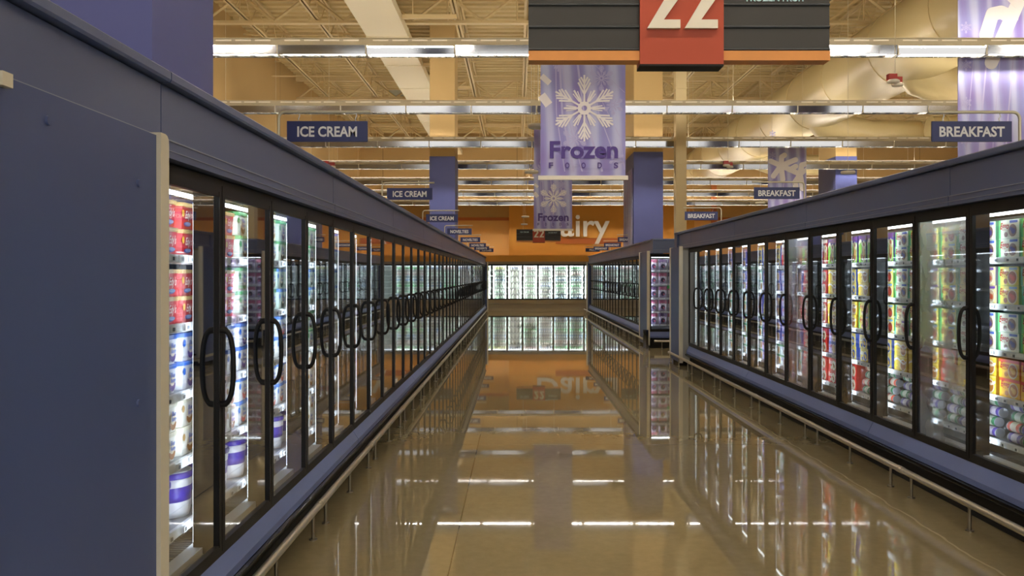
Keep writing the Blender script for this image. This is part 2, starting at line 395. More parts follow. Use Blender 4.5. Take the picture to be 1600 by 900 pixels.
# columns
def column(x0, x1, y0, y1, zp, label):
    b = MB(); b.box(x0, x1, y0, y1, 0, zp, col_blue); b.box(x0+.01, x1-.01, y0+.01, y1-.01, zp, ZC, col_cream)
    tag(b.build('column'), label, 'column', None, 'structure')
column(-2.53, -1.79, 24.0, 25.2, H+3.43, 'square column with blue lower shaft rising behind the far ice cream signs')
column(3.36, 4.21, 24.0, 26.0, H+3.56, 'square column with periwinkle lower shaft behind the second breakfast island')
column(10.72, 11.44, 28.0, 29.6, H+4.0, 'dark blue column standing beyond the tall breakfast header')
column(-2.55, -1.79, 4.08, 4.9, H+4.6, 'huge blue column rising just behind the ice cream header')
b = MB(); b.box(4.22, 4.50, 22.1, 22.4, 0, ZC, post_cream)
for z in (2.6, 4.6, 6.6): b.box(4.205, 4.515, 22.085, 22.415, z, z+.05, post_cream)
tag(b.build('downpipe_post'), 'slim cream post rising behind the breakfast end case', 'post')

# ------------------------------------------------------------------ fluorescent rows
def light_row(y, idx, x0=XL+.1, x1=22.0):
    root = empty('light_row', (0, y, H+3.67))
    tag(root, f'suspended fluorescent light row with chrome louvers, {ORD[idx]} from the entrance end', 'light', 'fluorescent light rows')
    U = 1.42; n = int((x1-x0)/U); open_ = idx <= 3
    hb = MB(); hb.box(x0, x0+n*U, -.065, .065, .015, .135, fixture); hb.box(x0, x0+n*U, -.1, .1, .125, .14, fixture)
    hb.box(x0, x0+n*U, -.07, .07, .141, .145, uplight_m)
    for i in range(n):
        for k in range(4):
            q = x0+i*U+.1+k*.315; hb.box(q, q+.25, -.069, .069, .095, .118, slot_m)
    hb.build('housing', root)
    tb = None; rfs = {}
    for i in range(n):
        a = x0+i*U
        if tb is None:
            m = MB(); m.tube([(.04, 0, -.005), (U-.04, 0, -.005)], .018, tube_m, 8, True); tb = t = m.build('lamp_tube', root)
        else:
            t = tb.copy(); COL.objects.link(t)
        op = open_ and i % 3 == 1
        if op not in rfs:
            m = MB()
            for k in range(5):
                q = .06+k*.3; m.prism([(-.12, -.03), (.12, -.03), (.1, -.125), (-.1, -.125)], q, q+.012, chrome, 'x')
            for s_ in (-1, 1):
                zt_ = -.026 if op else .014
                m.prism([(s_*.12, zt_), (s_*.126, zt_), (s_*.106, -.13), (s_*.1, -.13)], .005, U-.005, chrome, 'x')
            m.box(-.012, .012, -.13, .13, -.133, .016, white_plastic); rfs[op] = r_ = m.build('louver', root)
        else:
            r_ = rfs[op].copy(); COL.objects.link(r_)
        t.location = r_.location = (a, 0, 0)
        if i % 3 == 0 and not (8.4 < a+.05 < 10.7) and not (-4.02 < a+.05 < -2.85):
            m = MB(); m.tube([(a+.05, 0, .14), (a+.05, 0, ZC-H-3.67)], .006, fixture, 5, False); m.build('hanger_rod', root)
ys = [13.44+4.77*k for k in range(-3, 7)]
for i, y in enumerate(ys): light_row(y, i)

# ------------------------------------------------------------------ freezer cases
SHELVES = [.50, .80, 1.11, 1.425, 1.74]
def freezer_case(nd, dz, name='freezer_case', handles=True, pitch=.78, led=None, glassm=None, shelves=SHELVES, depth=1.1, kick=None, canopy=True, tall=True):
    """local: +x into the case, y along the run, door plane x=0"""
    led = led or led_m; glassm = glassm or glass; kick = kick or blue_kick
    root = empty(name); L = nd*pitch; zb, zt = .365+dz*.6, 2.065+dz; ztop = zt+.03
    # cabinet carcass
    c = MB()
    c.box(.02, depth, .0, L, .08, zb-.02, liner); c.box(.72, depth, 0, L, zb-.02, ztop, liner); c.box(.02, depth, 0, L, ztop-.035, ztop, liner_top)
    c.build('cabinet', root)
    k = MB(); k.prism([(.0, zb-.005), (-.055, .275), (-.055, .235), (.02, .235), (.03, zb-.005)], 0.004, L-.004, kick); k.build('kick_panel', root)
    low = [black_gloss, dark_void] if kick == blue_kick else [kick, kick]
    k = MB(); k.prism([(-.05, .232), (-.078, .226), (-.078, .20), (-.05, .192), (.0, .192), (0, .232)], 0, L, low[0]); k.build('bumper_strip', root)
    k = MB(); k.box(.008 if kick == blue_kick else -.04, .10, 0, L, 0, .2, low[1]); k.build('toe_kick', root)
    k = MB(); k.box(-.012, .05, 0, L, zt, ztop, black); k.box(-.012, .02, 0, L, zb-.022, zb, black); k.build('door_rail', root)
    g = MB(); g.box(.06, .13, 0, L, zb, zb+.03, shelf_white); g.box(.13, .26, 0, L, zb, zb+.012, wire_grey)
    q = .02
    while q < L-.02: g.box(.14, .24, q, q+.012, zb+.012, zb+.016, tag_dark); q += .03
    g.build('air_grille', root)
    for i in range(nd+1):
        y0 = i*pitch; a = 0 if i == 0 else .034; c_ = 0 if i == nd else .034
        m = MB(); m.box(.014, .104, y0-a, y0+c_, zb, zt, black); m = m.build('mullion', root)
        s = MB(); s.box(.104, .108, y0-a*.75, y0+c_*.75, zb+.05, zt-.08, led); s.build('lamp_strip', m)
    if canopy:
        m = MB(); m.tube([(.15, .02, zt-.045), (.15, L-.02, zt-.045)], .011, canopy_lamp_m, 8); m.build('canopy_lamp', root)
    for j, z in enumerate(shelves):
        s = MB(); z = z+dz*.6
        s.box(.165, .72, .01, L-.01, z-.012, z, wire_grey)
        s.prism([(.14, z-.032), (.147, z+.004), (.165, z+.004), (.165, z-.04)], .01, L-.01, shelf_white)
        s = s.build('shelf', root)
        t = MB(); q = .06; rr = random.Random(j)
        while q < L-.1:
            wd = rr.uniform(.03, .06); t.box(.133, .1375, q, q+wd, z-.03, z, tag_white); t.box(.131, .1332, q+.006, q+wd*.55, z-.024, z-.008, tag_dark); q += wd+rr.uniform(.03, .12)
        t.build('price_tag_strip', s)
    for i in range(nd):
        y0, y1 = i*pitch+.004, (i+1)*pitch-.004; st = .036
        d = MB()
        d.box(-.018, .012, y0, y0+st, zb, zt, black); d.box(-.018, .012, y1-st, y1, zb, zt, black)
        d.box(-.018, .012, y0+st, y1-st, zb, zb+.038, black); d.box(-.018, .012, y0+st, y1-st, zt-.053, zt, black)
        d.box(-.020, -.016, y0+st-.003, y0+st, zb+.03, zt-.03, black_gloss)
        d = d.build('door', root)
        g = MB(); g.box(-.006, .004, y0+st-.004, y1-st+.004, zb+.034, zt-.049, glassm); g.build('glass_pane', d)
        if handles:
            zc = 1.225+dz*.6; pts = []
            for q in range(17):
                a = -PI/2+PI*q/16
                pts.append((-.02-.058*max(0, math.cos(a))**.62, y0+st*.5, zc+.172*math.copysign(abs(math.sin(a))**.85, math.sin(a))))
            hd = MB(); hd.tube(pts, [.016]*2+[.0125]*13+[.016]*2, black, 8); hd.build('handle', d)
    return root

RIGHT_X, LEFT_X = 3.12, -1.39
case_l = freezer_case(5, 0.0)
case_r = freezer_case(5, .045)
def place(proto, first, loc, rz, label, group):
    o = proto if first else copy_tree(proto)
    o.location = loc; o.rotation_euler = (0, 0, rz)
    return tag(o, label, 'freezer case', group)
left_cases = []
for i in range(8):
    left_cases.append(place(case_l, i == 0, (LEFT_X, 3.09+3.9*(i+1), 0), PI, f'five door ice cream freezer case, {ORD[i]} from the big blue end panel', 'ice cream run freezer cases'))
o = freezer_case(2, 0.0); o.location = (LEFT_X, 3.09+31.2+1.56, 0); o.rotation_euler = (0, 0, PI)
tag(o, 'short two door freezer case finishing the ice cream run by the dairy wall', 'freezer case', 'ice cream run freezer cases')
right_cases = []
for i, y in enumerate((-.53, 3.37, 7.27, 11.17)):
    lab = ['five door breakfast freezer case at the entrance end of the run', 'breakfast freezer case stocked with yellow waffle cartons', 'middle breakfast freezer case with one frosted door and red cartons', 'last breakfast freezer case before the cross aisle'][i]
    right_cases.append(place(case_r, i == 0, (RIGHT_X, y, 0), 0, lab, 'breakfast run freezer cases'))
for i in range(4):
    place(case_r, False, (RIGHT_X, 20.1+3.9*i, 0), 0, f'five door freezer case in the far breakfast island, {ORD[i]} after the end case', 'far breakfast island freezer cases')
# frosted doors
def frost(case, idx):
    d = [c for c in case.children if c.name.startswith('door') and not c.name.startswith('door_rail')]
    d.sort(key=lambda c: min(v.co.y for v in c.data.vertices))
    p = [c for c in d[idx].children if c.name.startswith('glass_pane')][0]
    p.material_slots[0].link = 'OBJECT'; p.material_slots[0].material = glass_foggy
    p['label'] = 'frosted glass pane'
frost(right_cases[1], 3); frost(right_cases[2], 2)

# end cases (3 doors) : left one faces the entrance, two at the islands
cap = freezer_case(3, .045, pitch=.77, led=mat('end_case_glow', 'ffffff', .5, emit=14, emit_col='f4f0ff'), depth=.88, tall=False)
cap.location = (3.0+2.31, 18.86, 0); cap.rotation_euler = (0, 0, PI/2)
tag(cap, 'blue end case full of berry bags facing down the aisle', 'freezer case', 'island end cases')
c2 = copy_tree(cap); c2.location = (3.0, 16.0, 0); c2.rotation_euler = (0, 0, -PI/2); tag(c2, 'end case turned to the cross aisle closing the near breakfast run', 'freezer case', 'island end cases')
c3 = freezer_case(3, 0.0, pitch=.77, depth=.88, tall=False); c3.location = (-1.335, 1.98, 0); c3.rotation_euler = (0, 0, PI/2); tag(c3, 'end case closing the entrance end of the ice cream run', 'freezer case', 'island end cases')

# end panels with trims
def end_panel(xs, y0, y1, ztop, label, caps=(), sgn=1, trim_near=True, trim_far=True, z0=.06):
    """panel in a plane of constant x; xs = aisle face; sgn=+1 the body lies toward +x"""
    root = empty('end_panel', (xs, (y0+y1)/2, 0)); yc = (y0+y1)/2
    tag(root, label, 'end panel', 'blue end panels')
    b = MB(); b.box(min(0, sgn*.04), max(0, sgn*.04), y0-yc, y1-yc, z0, ztop, blue_panel); b.build('panel_board', root)
    def trim(ya, yb_):
        t = MB(); x_in, x_out = sgn*.045, -sgn*.016
        prof = []
        for (a, c) in ((x_in, 0), (x_out, 0)): pass
        pts = [(ya, z0), (yb_, z0), (yb_, ztop-.03)]+[(yb_-.03+.03*math.cos(a), ztop-.03+.03*math.sin(a)+.01) for a in (PI/6, PI/3, PI/2)]+[(ya, ztop+.01)]
        t.prism(pts, min(x_in, x_out), max(x_in, x_out), cream_trim, 'x'); t.build('edge_trim', root)
    if trim_far: trim(y1-yc, y1-yc+.07)
    if trim_near: trim(y0-yc-.06, y0-yc)
    for (py, pz) in caps:
        b = MB(); b.tube([(0, py-yc, pz), (-sgn*.006, py-yc, pz)], [.014, .012], blue_panel, 14); b.build('screw_cap', root)
    return root
bigp = end_panel(-1.275, 2.02, 2.94, 2.145, 'large blue end panel of the ice cream run with cream edge trim', ((2.26, 2.07), (2.80, 1.96), (2.80, 1.22)), -1)
b = MB(); b.box(-.003, .02, 2.03-2.48, 2.072-2.48, 2.115, 2.15, cream_trim); b.build('corner_clip', bigp)
end_panel(2.955, 15.12, 15.98, 2.165, 'blue end panel where the near breakfast run ends', (), 1)
end_panel(2.955, 18.86, 20.0, 2.19, 'blue end panel at the corner of the far breakfast island', (), 1)
# small panels closing the run ends beside the dairy wall
for nm, x0, x1, lab in (('l', -2.5, -1.3, 'grey blue end panel of the ice cream run facing the dairy wall'), ('r', 3.03, 5.3, 'grey blue end panel of the far breakfast island facing the dairy wall')):
    b = MB(); y = 35.9 if nm == 'l' else 35.72
    b.box(x0, x1, y, y+.05, 0.06, 2.2, blue_panel)
    xx = x1 if nm == 'l' else x0-.05
    b.box(xx, xx+.05, y-.06, y+.06, .06, 2.22, cream_trim)
    tag(b.build('end_panel'), lab, 'end panel', 'blue end panels')

# header fascia
def header(length, dz, label, edge=True):
    zt = 2.42+dz; zb = 2.098+dz
    root = empty('header_panel'); g = .004
    b = MB()
    b.prism([(-.05, zb+.07), (-.05, zt-.05), (-.02, zt-.05), (-.02, zb+.07)], g, length-g, blue_header); b.box(-.02, .18, g, length-g, zb+.01, zt-.01, blue_header)
    b.build('fascia', root)
    b = MB(); b.prism([(-.062, zb), (-.062, zb+.066), (-.02, zb+.07), (-.02, zb)], g, length-g, blue_header); b.build('lower_lip', root)
    b = MB(); b.box(-.066, -.058, g, length-g, zb+.064, zb+.069, painted_edge_glint); b.box(-.066, -.06, g, length-g, zb+.026, zb+.029, painted_edge_glint); b.build('edge_glint_strip', root)  # thin pale strips paint the light that the lip edges catch
    b = MB(); b.prism([(-.085, zt-.045), (-.09, zt-.035), (-.09, zt-.008), (-.08, zt), (.2, zt), (.2, zt-.045)], g, length-g, blue_header); b.build('top_cap', root)
    root['category'] = 'header panel'; root['label'] = label; root['group'] = 'blue header panels'
    return root
hl = header(2.93, 0.0, ''); hr = header(2.93, .045, ''); first = True
ly = [3.13+2.93*k for k in range(-1, 11)]
for i, y in enumerate(ly):
    o = hl if i == 0 else copy_tree(hl)
    o.location = (LEFT_X+.0, y+2.93, 0); o.rotation_euler = (0, 0, PI)
    o['label'] = f'long blue header panel over the ice cream run, {ORD[i]} from the entrance end'
ry = [15.98-1.42-2.93*k for k in range(5, 0, -1)]
o = None
k = 0
for i in range(6):
    y = 5.9-2.93*2+2.93*i
    if y+2.93 > 16: break
    o = hr if k == 0 else copy_tree(hr); k += 1
    o.location = (RIGHT_X, y, 0); o['label'] = f'long blue header panel over the near breakfast run, {ORD[i]} from the entrance end'
hend = header(15.78-(5.9+2.93*3), .045, 'short blue header panel ending the near breakfast run'); hend.location = (RIGHT_X, 5.9+2.93*3, 0)
if k == 6: pass
for i in range(6):
    y = 18.84+i*2.81
    if i == 0: hf = o = header(2.805, .045, '')
    else: o = copy_tree(hf)
    o.location = (RIGHT_X, y, 0); o['label'] = f'blue header panel over the far breakfast island, {ORD[i]} from the end case'
# header across the end of the far island, and of the near one
ho = header(2.4, .045, 'bright blue header panel across the end case facing down the aisle'); ho.location = (3.03+2.4, 18.62+.02, 0); ho.rotation_euler = (0, 0, PI/2)
ho = header(2.4, .045, 'blue header panel across the cross aisle end of the near run'); ho.location = (3.03, 15.98, 0); ho.rotation_euler = (0, 0, -PI/2)

# ------------------------------------------------------------------ bumper rails
def bumper(length=1.93):
    root = empty('bumper_rail'); z = .172
    b = MB(); b.tube([(0, .004, z), (0, length-.004, z)], .0235, steel, 12); b.build('rail_tube', root)
    for e in (.0, length-.05):
        b = MB(); b.tube([(0, e+.004, z), (0, e+.05, z)], .0265, steel, 12); b.build('rail_sleeve', root)
    for y in (.17, length/2, length-.17):
        b = MB(); b.tube([(0, y, .006), (0, y, z-.02)], .011, steel_post, 8); b.tube([(0, y, 0), (0, y, .008)], .026, steel_post, 12); b.build('leg', root)
    return root
bp = bumper(); n = 0
def put_rail(x, y, label, rz=0):
    global n
    o = bp if n == 0 else copy_tree(bp); n += 1
    o.location = (x, y, 0); o.rotation_euler = (0, 0, rz); tag(o, label, 'bumper rail', 'steel bumper rails')
for i in range(-1, 17): put_rail(-1.272 if i >= 0 else -1.235, 3.43+1.93*i, f'low steel bumper rail along the ice cream run, {ORD[i+1]} length from the entrance end')
for i in range(8): put_rail(2.918, 7.3+1.86+1.93*(i-4)-.9, f'low steel bumper rail along the near breakfast run, {ORD[i]} length from the entrance end')
for i in range(9): put_rail(2.918, 18.85+1.93*i, f'low steel bumper rail along the far breakfast island, {ORD[i]} length from its end case')
put_rail(5.0, 18.62, 'low steel bumper rail in front of the berry end case', PI/2)
# steel corner guard
b = MB(); b.prism([(-.055, 0), (.0, -.055), (.055, -.055), (.055, .055), (0, .055), (-.055, .02)], 0, .42, chrome, 'z')
o = b.build('corner_guard'); o.location = (2.90, 18.77, 0); tag(o, 'short polished steel guard at the corner of the far breakfast island', 'corner guard')

# ------------------------------------------------------------------ products
def P(c, r=.5): return mat('ink_'+c, c, r)
def disc(mb, y, z, ry, rz, x, m, n=14, a0=0, a1=2*PI):
    vs = [(x, y, z)]+[(x, y-ry*math.cos(a0+(a1-a0)*k/n), z+rz*math.sin(a0+(a1-a0)*k/n)) for k in range(n+1)]
    mb.add(vs, [(0, k+1, k+2) for k in range(n)], m)
def carton_box(w_, h_, d_, front, side, band=None, band_h=.3, left=None, pic=None, pic2=None, text=None, tcol='c02018', wave=None, top=None):
    """front faces -x, origin bottom centre of the front"""
    b = MB(); b.box(0, d_, -w_/2, w_/2, 0, h_, P(side)); e = -.0008
    b.box(e, 0.001, -w_/2+.001, w_/2-.001, .001, h_-.001, P(front))
    if left: b.box(e*2, 0, w_/2-w_*.10, w_/2-.002, .002, h_-.002, P(left))
    if band: b.box(e*2, 0, -w_/2+.002, w_/2-.002, h_*(1-band_h), h_-.002, P(band))
    if top: b.box(e*3, 0, -w_*.42, -w_*.05, h_*.82, h_*.95, P(top))
    if pic:
        disc(b, -w_*.2, h_*.42, w_*.24, h_*.40, e*3, P('f0e8d0')); disc(b, -w_*.2, h_*.42, w_*.2, h_*.33, e*4, P(pic))
    if pic2:
        disc(b, -w_*.24, h_*.38, w_*.10, h_*.15, e*5, P(pic2)); disc(b, -w_*.14, h_*.5, w_*.07, h_*.1, e*5, P(pic2)); disc(b, w_*.12, h_*.22, w_*.09, h_*.14, e*5, P(pic or pic2))
    if wave:
        vs = []; 
        for k in range(13):
            y = w_/2-.004-(w_-.008)*k/12; zz = h_*.6+h_*.14*math.sin(k/12*2*PI)
            vs += [(e*4, y, zz), (e*4, y, zz+h_*.14)]
        b.add(vs, [(2*k, 2*k+1, 2*k+3, 2*k+2) for k in range(12)], P(wave))
    if text: text_side(b, text, e*6, w_*.2, h_*.52, w_*.42, P(tcol), h_*.34, .25)
    return b
PROTO = {}
def proto(name, key, mb, words, cat, w_, h_, d_):
    PROTO[key] = dict(mesh=None, mb=mb, name=name, words=words, cat=cat, w=w_, h=h_, d=d_)
W, HB, D = .232, .127, .30
proto('waffle_carton', 'wa', carton_box(W, HB, D, 'f6e468', '8cc860', left='58c870', pic='a8542e', pic2='d84a3a', text='Eggo', top='8fb8e8'), 'yellow and green waffle carton', 'carton', W, HB, D)
proto('waffle_carton', 'wb', carton_box(W, HB, D, 'eef0e0', '8cc8a0', left='5ac070', pic='8a6458', pic2='4a3a8a', text='Eggo', top='4a6ac8'), 'white blueberry waffle carton', 'carton', W, HB, D)
proto('waffle_carton', 'wc', carton_box(W, HB, D, 'f8c020', 'e88020', band='e84a20', band_h=.16, pic='c07828', pic2='f4c870', text='Eggo'), 'orange and yellow waffle carton', 'carton', W, HB, D)
proto('waffle_carton', 'wd', carton_box(W, HB, D, 'eedf9a', 'b0a0c8', left='58b8a0', pic='d0b090', pic2='c8583a', text='Eggo', top='7a50b0'), 'cream strawberry waffle carton', 'carton', W, HB, D)
proto('pancake_carton', 'pw', carton_box(W, HB, D, 'f0d040', 'd8a830', wave='f8f4ec', pic='b87830', text=None, band='f8e070', band_h=.12), 'golden white-ribboned pancake carton', 'carton', W, HB, D)
proto('breakfast_carton', 'bl', carton_box(.19, HB, D, 'e8d060', '5068b8', left='3a50b0', pic='3a58b8', pic2='e8c040', text='Toaster', tcol='e8f0ff'), 'blue and yellow breakfast carton', 'carton', .19, HB, D)
proto('breakfast_carton', 'gr', carton_box(.17, .26, D, '8cc840', '6a48a0', band='6a3898', band_h=.25, pic='a05830', pic2='e8c060', wave='f4f0d0'), 'tall green and purple breakfast carton', 'carton', .17, .26, D)
proto('breakfast_carton', 'rd', carton_box(.17, .26, D, 'c82a24', 'a01c20', band='e8e4dc', band_h=.14, pic='c89858', wave='f4ece4', text='Bowls', tcol='ffffff'), 'tall red breakfast carton', 'carton', .17, .26, D)
proto('sandwich_carton', 'rs', carton_box(.2, HB, D, 'd83028', 'b82820', pic='e8d8c0', pic2='a86838', text='Biscuit', tcol='fff8f0'), 'red and white sandwich carton', 'carton', .2, HB, D)
proto('sandwich_carton', 'pu', carton_box(.19, HB, D, 'b8a8dc', '5a58a8', band='4858a8', band_h=.22, pic='d8b080', text='Sausage', tcol='b82828'), 'lilac and blue sandwich carton', 'carton', .19, HB, D)
proto('entree_carton', 'en', carton_box(.18, .13, D, 'dfe6ea', '8aa0b0', band='58a070', band_h=.2, pic='b88850', text='Quiche', tcol='6a3090'), 'white and green entree carton', 'carton', .18, .13, D)
# ice cream cartons, cups, buckets
def oval_carton(w_, h_, body, lid, kind):
    b = MB(); n_ = 18
    def ring(s, z, k): return [(w_*.42+s*w_*.42*math.copysign(abs(math.cos(2*PI*i/n_))**.7, math.cos(2*PI*i/n_)), s*w_/2*math.copysign(abs(math.sin(2*PI*i/n_))**.6, math.sin(2*PI*i/n_)), z) for i in range(n_)]
    prof = [(.86, 0, 0), (.93, h_*.86, 0)]; vs = []
    for s, z, _ in prof: vs += ring(s, z, 0)
    b.add(vs, [(i, (i+1) % n_, n_+(i+1) % n_, n_+i) for i in range(n_)]+[tuple(range(n_-1, -1, -1))], P(body), True)
    vs = ring(.99, h_*.84, 0)+ring(1.0, h_, 0)
    b.add(vs, [(i, (i+1) % n_, n_+(i+1) % n_, n_+i) for i in range(n_)]+[tuple(range(n_, 2*n_)), tuple(range(n_-1, -1, -1))], P(lid), True)
    return b
def front_patch(b, w_, fn):
    return b
def rect_carton(w_, h_, d_, body, lid, deco):
    b = MB()
    t = .92
    vs = [(.008, -w_/2*t, 0), (.008, w_/2*t, 0), (d_, w_/2*t, 0), (d_, -w_/2*t, 0), (0, -w_/2*.97, h_*.86), (0, w_/2*.97, h_*.86), (d_, w_/2*.97, h_*.86), (d_, -w_/2*.97, h_*.86)]
    ch = .025
    def oct_(s, x0, z):
        hw = w_/2*s
        return [(x0+ch, -hw, z), (x0, -hw+ch, z), (x0, hw-ch, z), (x0+ch, hw, z), (d_-x0, hw, z), (d_-x0, -hw, z)]
    n_ = 6; vs = oct_(t, .008, 0)+oct_(.97, 0.002, h_*.87)
    b.add(vs, [(i, n_+i, n_+(i+1) % n_, (i+1) % n_) for i in range(n_)]+[tuple(range(n_))], P(body, .35))
    vs = oct_(1.0, -.003, h_*.85)+oct_(1.0, -.003, h_)
    b.add(vs, [(i, n_+i, n_+(i+1) % n_, (i+1) % n_) for i in range(n_)]+[tuple(range(n_, 2*n_))[::-1], tuple(range(n_))], P(lid, .35))
    deco(b, w_, h_)
    return b
def deco_red(b, w_, h_):
    text_side(b, "Edy's", -.001, -w_*.02, h_*.42, w_*.42, P('fff4f0'), h_*.3, .3)
    disc(b, -w_*.02, h_*.2, w_*.22, h_*.09, -.0005+.006, P('3a58b8')); disc(b, -w_*.02, h_*.22, w_*.2, h_*.07, .001, P('8aa8e0')); disc(b, w_*.3, h_*.6, w_*.08, h_*.14, .001, P('f0c040'))
def deco_cup(bowl, round_):
    def f(b, w_, h_):
        disc(b, w_*.28, h_*.64, w_*.09, h_*.13, .000, P(round_))
        disc(b, -w_*.12, h_*.34, w_*.2, h_*.27, -.0005, P(bowl), 12, PI, 2*PI); disc(b, -w_*.12, h_*.46, w_*.16, h_*.2, -.0008, P('ead9c0'))
        text_side(b, 'Blue', -.002, -w_*.14, h_*.56, w_*.26, P('2a5ac8'), h_*.16, .2); text_side(b, 'Bunny', -.002, -w_*.16, h_*.38, w_*.3, P('2a5ac8'), h_*.15, .2)
    return f
CW, CH, CD = .178, .133, .22
proto('ice_cream_carton', 'ir', rect_carton(CW, .125, CD, 'd8303c', 'd8b878', deco_red), 'red tan-lidded ice cream carton', 'ice cream carton', CW, .125, CD)
proto('ice_cream_carton', 'ip', rect_carton(CW, CH, CD, 'e8e8f2', '3a70d8', deco_cup('5a3488', '2a6ad0')), 'white and purple blue-lidded carton', 'ice cream carton', CW, CH, CD)
proto('ice_cream_carton', 'ib', rect_carton(CW, CH, CD, 'f4f2ec', 'e4dfcc', deco_cup('a86a30', 'b89050')), 'white and caramel ice cream carton', 'ice cream carton', CW, CH, CD)
proto('ice_cream_carton', 'is', rect_carton(CW, CH, CD, 'eef0f2', '3a80e0', deco_cup('e06858', '2a7ad8')), 'white and coral blue-lidded carton', 'ice cream carton', CW, CH, CD)
proto('ice_cream_carton', 'im', rect_carton(CW, CH, CD, 'd8ecdf', '3a80e0', deco_cup('2f4438', '2a7ad8')), 'pale mint blue-lidded carton', 'ice cream carton', CW, CH, CD)
proto('ice_cream_carton', 'ig', rect_carton(CW, CH, CD, 'dfe9dc', '58b070', deco_cup('6a4a30', '48a060')), 'pale green ice cream carton', 'ice cream carton', CW, CH, CD)
b = MB(); b.lathe([(.092, 0), (.098, .03), (.103, .1), (.108, .19)], P('eceaf0', .3), 22, (.11, 0)); b.lathe([(.1015, .075), (.1062, .145)], P('4a38b8', .3), 22, (.11, 0))
b.lathe([(.112, .185), (.114, .19), (.114, .205), (.108, .212)], P('4030b0', .3), 22, (.11, 0)); b.lathe([(.104, .2125), (.09, .216)], P('d8dcee', .3), 22, (.11, 0))
proto('ice_cream_pail', 'pail', b, 'round white pail with purple rim', 'ice cream pail', .235, .22, .22)
def can(c1, c2):
    b = MB(); b.tube([(.034, -.07, .034), (.034, .07, .034)], .0335, P(c1), 14, False)
    b.tube([(.034, -.03, .034), (.034, .035, .034)], .0338, P(c2), 14, False)
    for s in (-1, 1): b.tube([(.034, s*.066, .034), (.034, s*.073, .034)], .0345, P('9a9ca4', .3), 14)
    return b
proto('juice_can', 'ca', can('5a48a0', 'd8d0e8'), 'purple juice can lying down', 'juice can', .15, .068, .068)
proto('juice_can', 'cb', can('d84a28', 'f4e8d8'), 'orange labelled juice can lying down', 'juice can', .15, .068, .068)
proto('juice_can', 'cc', can('3a9060', 'e0f0e0'), 'green labelled juice can lying down', 'juice can', .15, .068, .068)
def bag(c1, c2, c3):
    b = MB(); n_ = 7; w_, h_ = .19, .25; vs = []
    for side in (0, 1):
        for i in range(n_):
            for j in range(n_):
                u, v = i/(n_-1)*2-1, j/(n_-1)*2-1; t = .045*(max(0, (1-u**4)*(1-v**4)))**.6
                vs.append((.05+(-t if side == 0 else t), -u*w_/2, (v+1)/2*h_))
    fs = []
    for side in (0, 1):
        o = side*n_*n_
        for i in range(n_-1):
            for j in range(n_-1):
                q = (o+i*n_+j, o+(i+1)*n_+j, o+(i+1)*n_+j+1, o+i*n_+j+1)
                fs.append((side, j, q if side == 0 else q[::-1]))
    b.add(vs, [q for s, j, q in fs if j < 2], P(c1), True); b.add(vs, [q for s, j, q in fs if 2 <= j < 4], P(c2), True); b.add(vs, [q for s, j, q in fs if j >= 4], P(c3), True)
    disc(b, 0, h_*.36, w_*.26, h_*.2, .002, P('3a2c48')); disc(b, -.02, h_*.3, w_*.1, h_*.08, .001, P('c05070')); text_side(b, 'Berry', .003, 0, h_*.62, w_*.5, P('ffffff'), h_*.12)
    return b
proto('berry_bag', 'ba', bag('b0a0c0', 'd8cfe0', 'c06a88'), 'pink and white frozen berry bag', 'berry bag', .2, .25, .1)
proto('berry_bag', 'bb', bag('9890a8', 'b8b0c8', '6a5078'), 'plum frozen berry bag', 'berry bag', .2, .25, .1)
b = MB(); b.box(0, .002, -.09, .09, 0, .1, P('48c060')); proto('sale_card', 'sc', b, 'small bright green sale card', 'card', .18, .1, .002)

def spawn(key, world, rz, label, group):
    p = PROTO[key]
    if p['mesh'] is None:
        o = p['mb'].build(p['name']); p['mesh'] = o
    else:
        o = p['mesh'].copy(); COL.objects.link(o)
    o.location = world; o.rotation_euler = (0, 0, rz)
    return tag(o, label, p['cat'], group)

def fill(case_loc, rz, door, pitch, dz, plan, dword, runword, ymax=None):
    """plan: list of five (key list) from bottom shelf to top"""
    M = Matrix.Translation(Vector(case_loc)) @ Matrix.Rotation(rz, 4, 'Z'); rr = random.Random(hash((round(case_loc[1]*100), door)) & 0xffff)
    for j, keys in enumerate(plan):
        if not keys: continue
        z0 = SHELVES[j]+dz*.6+.001; y0 = door*pitch+.006; y1 = (door+1)*pitch-.002
        if keys[0][0] == 'c' and len(keys[0]) == 2:     # heap of cans
            k = 0
            for t in range(4):
                for c in range(4):
                    key = keys[(t+c) % len(keys)]; y = y0+.09+c*.165+(.03 if t % 2 else 0)
                    if y+.08 > y1: continue
                    pos = M @ Vector((.175+.012*t, y, z0+t*.0695))
                    spawn(key, pos, rz, f"{PROTO[key]['words']}, {ORD[c]} in {ORD[t]} layer, {dword}", 'juice cans in the breakfast run'); k += 1
            continue
        p = PROTO[keys[0]]; nfit = int((y1-y0)/(p['w']+.006)); gap = (y1-y0)/nfit
        tiers = 2 if p['h'] < .15 else 1
        for c in range(nfit):
            key = keys[c*len(keys)//nfit] if len(keys) > 1 else keys[0]; q = PROTO[key]
            if tiers*q['h'] > .29: tt = 1
            else: tt = tiers
            for t in range(tt):
                y = y0+(c+.5)*gap+rr.uniform(-.004, .004)
                if ymax is not None and y < ymax: continue
                pos = M @ Vector((.17+rr.uniform(0, .012), y, z0+t*(q['h']+.001)))
                tw = (['lower', 'upper'][t]+' tier, ') if tt == 2 else ''
                spawn(key, pos, rz, f"{q['words']}, {ORD[c]} in {tw}{SHELF_WORD[j]} shelf, {dword}", f'products on the {runword} shelves')

